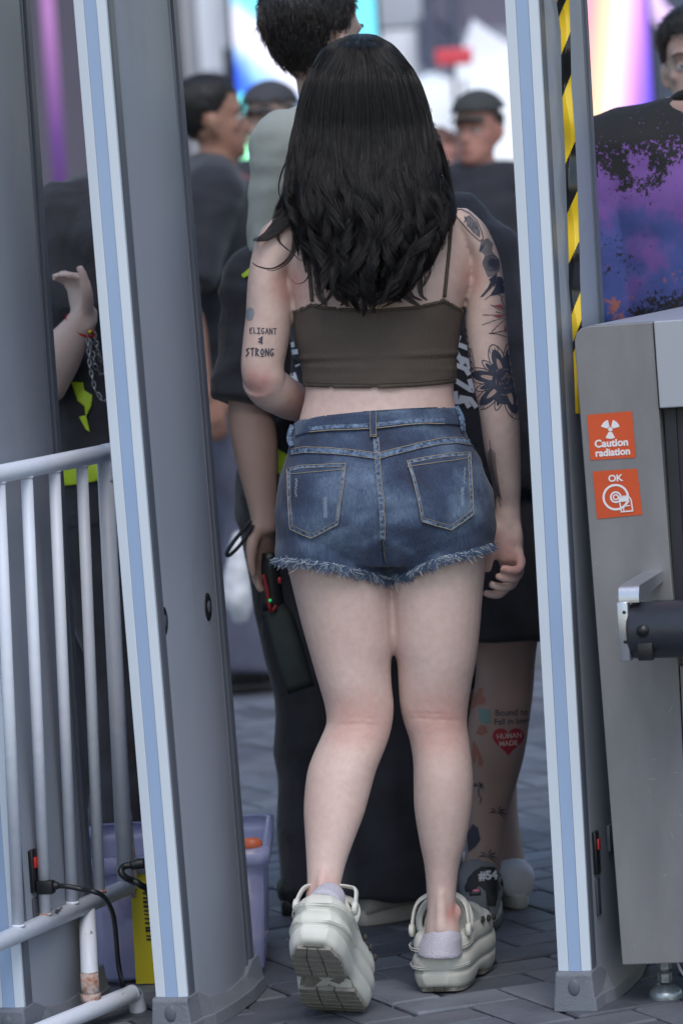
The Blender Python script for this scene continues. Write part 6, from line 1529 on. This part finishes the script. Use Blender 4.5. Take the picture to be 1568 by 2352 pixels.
# ------------------------------------------------------------------ tattooed leg of the man in shorts, shoe details, tee print
[o_ for o_ in r7.children if o_.name.startswith('shoe')][0].data.materials[0] = mat('sneaker_white', (206, 206, 212), .55, var=.06, vscale=30, bump=.15)
b7me = d7['body'].data; b7 = BVHTree.FromPolygons([v.co + Vector(r7.location) for v in b7me.vertices], [tuple(p.vertices) for p in b7me.polygons])
s7me = d7['shirt'].data; s7 = BVHTree.FromPolygons([v.co + Vector(r7.location) for v in s7me.vertices], [tuple(p.vertices) for p in s7me.polygons])
def K7(x, y): return (1320 + x / 2.94) * .784, (1950 + y / 2.94) * .784
ink7 = mat('tattoo_ink_blurred', (66, 66, 78), .6); red7 = mat('tattoo_heart', (178, 52, 66), .6, rgb2=(166, 46, 58), vscale=80); or7 = mat('tattoo_orange', (176, 104, 84), .6, rgb2=(150, 112, 100), vscale=60); te7 = mat('tattoo_teal', (118, 146, 142), .6); wh7 = mat('tattoo_white', (206, 178, 172), .6)
text_on('Bound to', *K7(520, 405), 20, -2, b7, ink7, 'tattoo', d7['body'], .012, 1.0)
text_on('Fall in love', *K7(525, 480), 19, -3, b7, ink7, 'tattoo', d7['body'], .012, 1.0)
hc_ = K7(493, 640); ht = []
for k in range(60):
    a = 2 * pi * k / 60; x = 16 * sin(a) ** 3; y = 13 * cos(a) - 5 * cos(2 * a) - 2 * cos(3 * a) - cos(4 * a); ht.append((hc_[0] + x * 2.25, hc_[1] - y * 2.25))
decal([ht], b7, red7, 'tattoo', d7['body'], 4, .0008)
text_on('HUMAN', hc_[0] + 2, hc_[1] - 9, 16.5, -4, b7, wh7, 'tattoo', d7['body'], .02, .95, .0016)
text_on('MADE', hc_[0], hc_[1] + 8, 15.5, -4, b7, wh7, 'tattoo', d7['body'], .04, 1.0, .0016)
for m_, pl_ in ((or7, ((200, 260), (250, 190), (280, 200), (270, 260), (300, 280), (290, 330), (230, 340), (180, 370), (160, 320))), (te7, ((235, 370), (340, 380), (340, 490), (300, 510), (245, 480))),
                (or7, ((250, 510), (300, 520), (320, 570), (270, 605), (215, 590))), (or7, ((190, 640), (230, 700), (280, 820), (270, 870), (240, 860), (230, 760), (200, 860), (180, 770)))):
    decal([[K7(*q) for q in pl_]], b7, m_, 'tattoo', d7['body'], 4, .0007)
def palm(cx, cy, s):
    for a in (-170, -140, -110, -70, -35, 0, 30):
        decal([[K7(cx, cy), K7(cx + s * .5 * cos(radians(a)) - 6, cy + s * .5 * sin(radians(a)) - 12), K7(cx + s * cos(radians(a)), cy + s * sin(radians(a)) + 14), K7(cx + s * .5 * cos(radians(a)), cy + s * .5 * sin(radians(a)) + 6)]], b7, ink7, 'tattoo', d7['body'], 4, .0008)
palm(240, 1040, 58); palm(405, 1270, 84); palm(320, 1650, 92)
strokes([[K7(240, 1050), K7(240, 1110), K7(262, 1150), K7(250, 1190)]], 2.4, b7, ink7, 'tattoo', d7['body'])
decal([[K7(*q) for q in ((190, 1360), (235, 1400), (255, 1500), (215, 1560), (150, 1610), (140, 1450))]], b7, ink7, 'tattoo', d7['body'], 4, .0008)
# shoe heel tab with #54
sh7 = [o for o in r7.children if o.name.startswith('shoe')]
vv, ff, n0 = [], [], 0
for o in sh7:
    vv += [v.co + Vector(r7.location) for v in o.data.vertices]; ff += [tuple(i + n0 for i in p.vertices) for p in o.data.polygons]; n0 = len(vv)
bs7 = BVHTree.FromPolygons(vv, ff); tabm = mat('heel_tab_black', (34, 34, 38), .5)
tab = [K7(*q) for q in ((120, 1915), (150, 1830), (200, 1770), (260, 1735), (370, 1735), (420, 1780), (445, 1850), (455, 1960), (400, 1935), (385, 2070), (310, 2070), (300, 1940), (240, 1890), (190, 1935), (130, 1950))]
tb7 = decal([tab], bs7, tabm, 'heel_tab', sh7[-1], 4, .002, .002)
if tb7: tb7['kind'] = 'stuff'
text_on('#54', *K7(318, 1812), 27, -3, bs7, mat('print_pale', (222, 222, 226), .5), 'heel_print', sh7[-1], .05, .95, .0045)
_a7 = P(1101, 2040, 7.10)
for nm_, z0_, z1_, gg_, mm_ in (('outsole', 0.001, 0.016, .0045, mat('outsole_dark', (62, 62, 68), .7)), ('midsole_stripe', 0.017, 0.031, .0030, mat('stripe_cream', (172, 174, 168), .6)), ('midsole', 0.031, 0.048, .0010, mat('midsole_grey', (84, 84, 92), .7))):
    rs_ = []
    for z_, g2_ in ((z0_, -.002), (z0_ + .002, 0), (z1_ - .002, 0), (z1_, -.002)):
        pts_ = []
        for k in range(28):
            a = 2 * pi * k / 28; g_ = gg_ + g2_; yy = .065 + (.147 + g_) * sin(a); w_ = (.048 * (0.86 + .14 * sin(a - .6)) + g_) * cos(a); f_ = (d7['fw'] - d7['rt'] * .1).normalized(); s_ = f_.cross(EZ)
            pts_.append(Vector((_a7.x, _a7.y, z_)) + f_ * yy + s_ * math.copysign(abs(w_) ** .85 * .048 ** .15, w_))
        rs_.append(pts_)
    MB().rings(rs_).obj(nm_, mm_, sh7[-1])
# bold white lettering on the tee, seen either side of her waist
pw = mat('tee_print_white', (226, 228, 236), .7)
def tee(lines, w_): strokes(lines, w_, s7, pw, 'print', d7['shirt'], off=.002, sub=4)['kind'] = 'stuff'
tee([[KR(150, 1350), KR(100, 1480), KR(190, 1640)], [KR(60, 1620), KR(210, 1680), KR(250, 1740)], [KR(90, 1780), KR(200, 1850), KR(280, 1900), KR(250, 1780)], [KR(110, 1900), KR(120, 2010), KR(210, 1990), KR(250, 2060)], [KR(140, 1440), KR(240, 1480)], [KR(-60, 1500), KR(60, 1780)], [KR(120, 1560), KR(230, 1600), KR(260, 1680)], [KR(150, 1960), KR(260, 1980), KR(320, 2060)]], 11)
tee([[KL(640, 1300), KL(700, 1420), KL(760, 1540)], [KL(640, 1300), KL(720, 1290)], [KL(690, 1380), KL(760, 1370)], [KL(680, 1560), KL(740, 1740), KL(800, 1800)]], 12)
tee([[(700, 700), (780, 840), (900, 780), (1000, 860)], [(720, 900), (860, 960), (980, 900)]], 16)
for v in range(1345, 1445, 16): pass

# ------------------------------------------------------------------ guard details, wand, wrist strap
g6 = d6; s6me = d6['shirt'].data; s6 = BVHTree.FromPolygons([v.co + Vector(r6.location) for v in s6me.vertices], [tuple(p.vertices) for p in s6me.polygons])
hv = mat('hi_vis_yellow', (186, 214, 40), .5, rgb2=(170, 200, 40), vscale=60, emit=0.0)
def K3(x, y): return x / 2, 784 + y / 2
q4 = [(600, 1006), (672, 1052), (672, 1098), (640, 1088), (612, 1070)]
decal([q4], s6, hv, 'waist_strip', d6['shirt'], 5, .004, .002)
decal([[(556, 632), (580, 612), (586, 628), (560, 640)]], s6, hv, 'shoulder_strip', d6['shirt'], 4, .004, .002)
wand = thing('handheld_detector', 'black handheld metal detector with red stripe and green light in the guard\'s hand', 'metal detector', tuple(P(640, 1450, 7.18)))
wb_ = P(612, 1290, 7.18); wt_ = P(690, 1570, 7.14)
dW = (wt_ - wb_).normalized(); sW = dW.cross(Vector((0, 1, 0))).normalized(); nW = dW.cross(sW)
wbk = mat('wand_black', (26, 28, 32), .4, bump=.1); wgr = mat('wand_green', (30, 42, 38), .6, rgb2=(24, 27, 30), vscale=40)
MB().tube([P(618, 1270, 7.18), P(622, 1330, 7.18), P(628, 1400, 7.18)], [(.014, .011), (.019, .012), (.022, .013)], 16, 3, ref=tuple(sW)).obj('handle', wbk, wand)
MB().tube([P(628, 1395, 7.18), P(645, 1430, 7.17), P(668, 1510, 7.15), P(692, 1585, 7.14)], [(.022, .012), (.027, .010), (.028, .009), (.026, .007)], 16, 3, ref=tuple(sW)).obj('paddle', wgr, wand)
MB().tube([P(604, 1320, 7.16), P(613, 1350, 7.16), P(622, 1405, 7.16), P(634, 1390, 7.16)], .0035, 8, 3).obj('red_stripe', mat('wand_red', (150, 44, 48), .5), wand)
MB().ball(P(620, 1379, 7.158), .003, 6).obj('green_lamp', mat('led_green', (40, 230, 130), .3, emit=.3), wand)
MB().ball(P(642, 1333, 7.158), (.0035, .003, .007), 6).obj('red_lamp', mat('led_red', (176, 44, 50), .3, emit=.02), wand)
MB().tube([P(577, 1196, 7.17), P(560, 1216, 7.17), P(540, 1240, 7.17), P(522, 1268, 7.17), P(526, 1276, 7.17), P(548, 1256, 7.16), P(568, 1228, 7.16), P(582, 1206, 7.16)], .0036, 8, 5).obj('wrist_strap', wbk, wand)
bag = thing('plastic_bag', 'crumpled white plastic bag hanging behind the guard\'s wrist strap', 'bag', tuple(P(545, 1330, 10.6)))
bm_ = MB(); pxloft(bm_, [(545, 556, 1225, 10.6, .01), (532, 566, 1260, 10.6, .03), (522, 572, 1320, 10.6, .05), (518, 574, 1370, 10.6, .06), (524, 572, 1400, 10.6, .05), (535, 562, 1428, 10.6, .02)], 20, 4)
meobj('bag_body', remesh(bm_, .008, 2, wrinkle(.012, 14, 12, 4)), mat('bag_white', (206, 208, 214), .5, alpha=.95), bag)

# ------------------------------------------------------------------ guard at the left behind the gates
c = P(215, 1100, 7.4); H8 = 1.64
r8 = ppl('guard in black with yellow-green vest strips raising a hand between the left gates', c.x, 7.4)
d8 = make_person(r8, H8, radians(-72), skin_fair, black_cloth, trouser=black_cloth, hair='short', voxel=.0055, build=1.1, seed=8, hem=.48, head_yaw=radians(75),
    pose=dict(hd=P(328, 350, 7.42), nb=P(300, 430, 7.4), cla=P(282, 480, 7.4), axl=P(262, 560, 7.4), chs=P(240, 660, 7.4), shR=P(300, 530, 7.5), elR=P(322, 830, 7.5), wrR=P(232, 712, 7.28), haR=P(168, 655, 7.22), shL=P(165, 520, 7.36), elL=P(95, 880, 7.2), wrL=P(190, 735, 7.14), haL=P(176, 610, 7.14), palmL=(.2, -.9, .2), curl=.75, hs=.082))
s8me = d8['shirt'].data; s8 = BVHTree.FromPolygons([v.co + Vector(r8.location) for v in s8me.vertices], [tuple(p.vertices) for p in s8me.polygons])
def K8(x, y): return (100 + x / 2.6133) * .784, (600 + y / 2.6133) * .784
decal([[K8(*q) for q in ((290, 1355), (380, 1360), (390, 1420), (450, 1460), (440, 1540), (400, 1620), (390, 1540), (340, 1500))]], s8, hv, 'vest_strip', d8['shirt'], 5, .005, .002)
decal([[K8(*q) for q in ((350, 1620), (400, 1610), (430, 1740), (400, 1720))]], s8, hv, 'vest_strip', d8['shirt'], 5, .005, .002)
decal([[(146, 1060), (250, 1050), (250, 1100), (148, 1116)]], s8, hv, 'vest_strip', d8['shirt'], 6, .005, .002)
br_ = thing('bracelet', 'red string bracelet with a gold bead on the raised wrist at left', 'bracelet', tuple(P(186, 745, 7.14)))
cB = P(186, 748, 7.15); ax1 = (P(200, 735, 7.14) - P(95, 880, 7.2)).normalized(); a1 = ax1.orthogonal().normalized(); a2 = ax1.cross(a1)
MB().tube([cB + (a1 * cos(t_) + a2 * sin(t_)) * .0305 for t_ in [2 * pi * k / 24 for k in range(25)]], .0028, 8).obj('string', mat('string_red', (196, 34, 40), .6), br_)
MB().ball(cB + Vector((.018, -.026, -.012)), .0052, 8).obj('bead', mat('gold', (212, 168, 70), .3, metal=.8), br_)
ch_m = mat('chain_silver', (170, 172, 178), .3, metal=.9)
def chain(pts, label, step=.011, r_=.004):
    t_ = thing('neck_chain', label, 'chain', tuple(pts[0])); mb = MB(); q = [Vector(p) for p in pts]; d = []; 
    for i in range(len(q) - 1):
        n_ = max(1, int((q[i + 1] - q[i]).length / step)); d += [q[i].lerp(q[i + 1], k / n_) for k in range(n_)]
    for k, p in enumerate(d):
        t2 = (d[min(k + 1, len(d) - 1)] - d[max(k - 1, 0)]).normalized(); s_ = Vector((1, 0, 0)) if k % 2 else Vector((0, 1, 0)); s_ = (s_ - t2 * s_.dot(t2)).normalized()
        mb.tube([p + t2 * (.0075 * cos(a)) + s_ * (r_ * sin(a)) for a in [2 * pi * j / 8 for j in range(9)]], .0013, 5)
    o_ = mb.obj('links', ch_m, t_); o_['kind'] = 'stuff'; return t_
chain([P(*K8(395, 620), 7.14), P(*K8(400, 960), 7.14), P(*K8(440, 1100), 7.14), P(*K8(470, 1240), 7.14), P(*K8(520, 1300), 7.16), P(*K8(620, 1250), 7.2)], 'silver link chain hanging beside the wrist with the red bracelet')
chain([P(*K8(420, 620), 7.15), P(*K8(440, 900), 7.15), P(*K8(490, 1130), 7.15), P(*K8(530, 1230), 7.17)], 'second silver chain, straighter, nearest the gate strip', .008)
chain([P(*K8(410, 1000), 7.13), P(*K8(430, 1250), 7.13), P(*K8(470, 1420), 7.13), P(*K8(530, 1500), 7.13), P(*K8(600, 1480), 7.15)], 'longest thin silver chain looping down towards the barrier', .009, .003)

# ------------------------------------------------------------------ two men at the right
def graphic_tee():
    M = bpy.data.materials.new('graphic_tee'); M.use_nodes = True; n = M.node_tree; L = n.links; b = n.nodes['Principled BSDF']; b.inputs['Roughness'].default_value = .85
    tc = n.nodes.new('ShaderNodeTexCoord')
    def noi(s, d, r=.6, off=0.0):
        mp = n.nodes.new('ShaderNodeMapping'); mp.inputs['Location'].default_value = (off, off, off); L.new(tc.outputs['Object'], mp.inputs[0])
        t = n.nodes.new('ShaderNodeTexNoise'); t.inputs['Scale'].default_value = s; t.inputs['Detail'].default_value = d; t.inputs['Roughness'].default_value = r; L.new(mp.outputs[0], t.inputs[0]); return t.outputs[0]
    def math_(op, a, b_, clamp=False):
        m_ = n.nodes.new('ShaderNodeMath'); m_.operation = op; m_.use_clamp = clamp
        for i, x in enumerate((a, b_)):
            if isinstance(x, (int, float)): m_.inputs[i].default_value = x
            else: L.new(x, m_.inputs[i])
        return m_.outputs[0]
    sx = n.nodes.new('ShaderNodeSeparateXYZ'); L.new(tc.outputs['Object'], sx.inputs[0])
    big = noi(7, 3, .55, 3.1); fine = noi(120, 3, .8)
    m1 = math_('ADD', math_('MULTIPLY', big, 1.0), math_('MULTIPLY', fine, .55))
    # below the yoke the print starts; object z is height above ground
    hz = math_('MULTIPLY', math_('SUBTRACT', sx.outputs[2], 1.455), -14.0, True)
    gap = math_('SUBTRACT', m1, .72); on = math_('MULTIPLY', math_('MULTIPLY', gap, 60, True), math_('GREATER_THAN', math_('ADD', hz, math_('MULTIPLY', math_('SUBTRACT', fine, .5), 3.0)), .5))
    col = n.nodes.new('ShaderNodeValToRGB'); e = col.color_ramp.elements; e[0].position = .0; e[0].color = lin((46, 72, 132)) + (1,); e[1].position = 1; e[1].color = lin((120, 84, 156)) + (1,); x = e.new(.35); x.color = lin((70, 78, 140)) + (1,); x = e.new(.55); x.color = lin((112, 80, 150)) + (1,)
    zz = math_('ADD', math_('MULTIPLY', math_('SUBTRACT', sx.outputs[2], 1.12), 3.2), math_('MULTIPLY', math_('SUBTRACT', noi(9, 4, .6, 7), .5), 1.6)); L.new(zz, col.inputs[0])
    orx = n.nodes.new('ShaderNodeMix'); orx.data_type = 'RGBA'
    of = math_('MULTIPLY', math_('SUBTRACT', math_('ADD', noi(16, 5, .7, 11), math_('MULTIPLY', math_('SUBTRACT', 1.24, sx.outputs[2]), 1.2)), .68), 18, True)
    L.new(of, orx.inputs[0]); L.new(col.outputs[0], orx.inputs[6]); orx.inputs[7].default_value = lin((150, 92, 84)) + (1,)
    mx = n.nodes.new('ShaderNodeMix'); mx.data_type = 'RGBA'; L.new(on, mx.inputs[0]); mx.inputs[6].default_value = lin((30, 31, 34)) + (1,); L.new(orx.outputs[2], mx.inputs[7]); L.new(mx.outputs[2], b.inputs['Base Color']); return M
c = P(1612, 230, 7.2); H9 = 1.74
r9 = ppl('man in black T-shirt with purple and blue smeared print standing behind the baggage scanner', c.x + .02, 7.2)
make_person(r9, H9, radians(-4), skin_mid, graphic_tee(), trouser=black_cloth, hair='short', voxel=.008, build=1.28, seed=9, sleeve='half', pose=dict(shL=(-.13, -.01, .80), shR=(.13, -.01, .80), hd=P(1700, 150, 7.15), nb=P(1640, 222, 7.18)))
c = P(1606, 170, 8.6); H10 = P(1600, 30, 8.6).z
r10 = ppl('young man with swept up black hair facing the camera behind the purple print shirt', c.x, 8.6)
make_person(r10, H10, radians(170), skin_mid, black_cloth, trouser=black_cloth, hair='full', voxel=.007, seed=10)
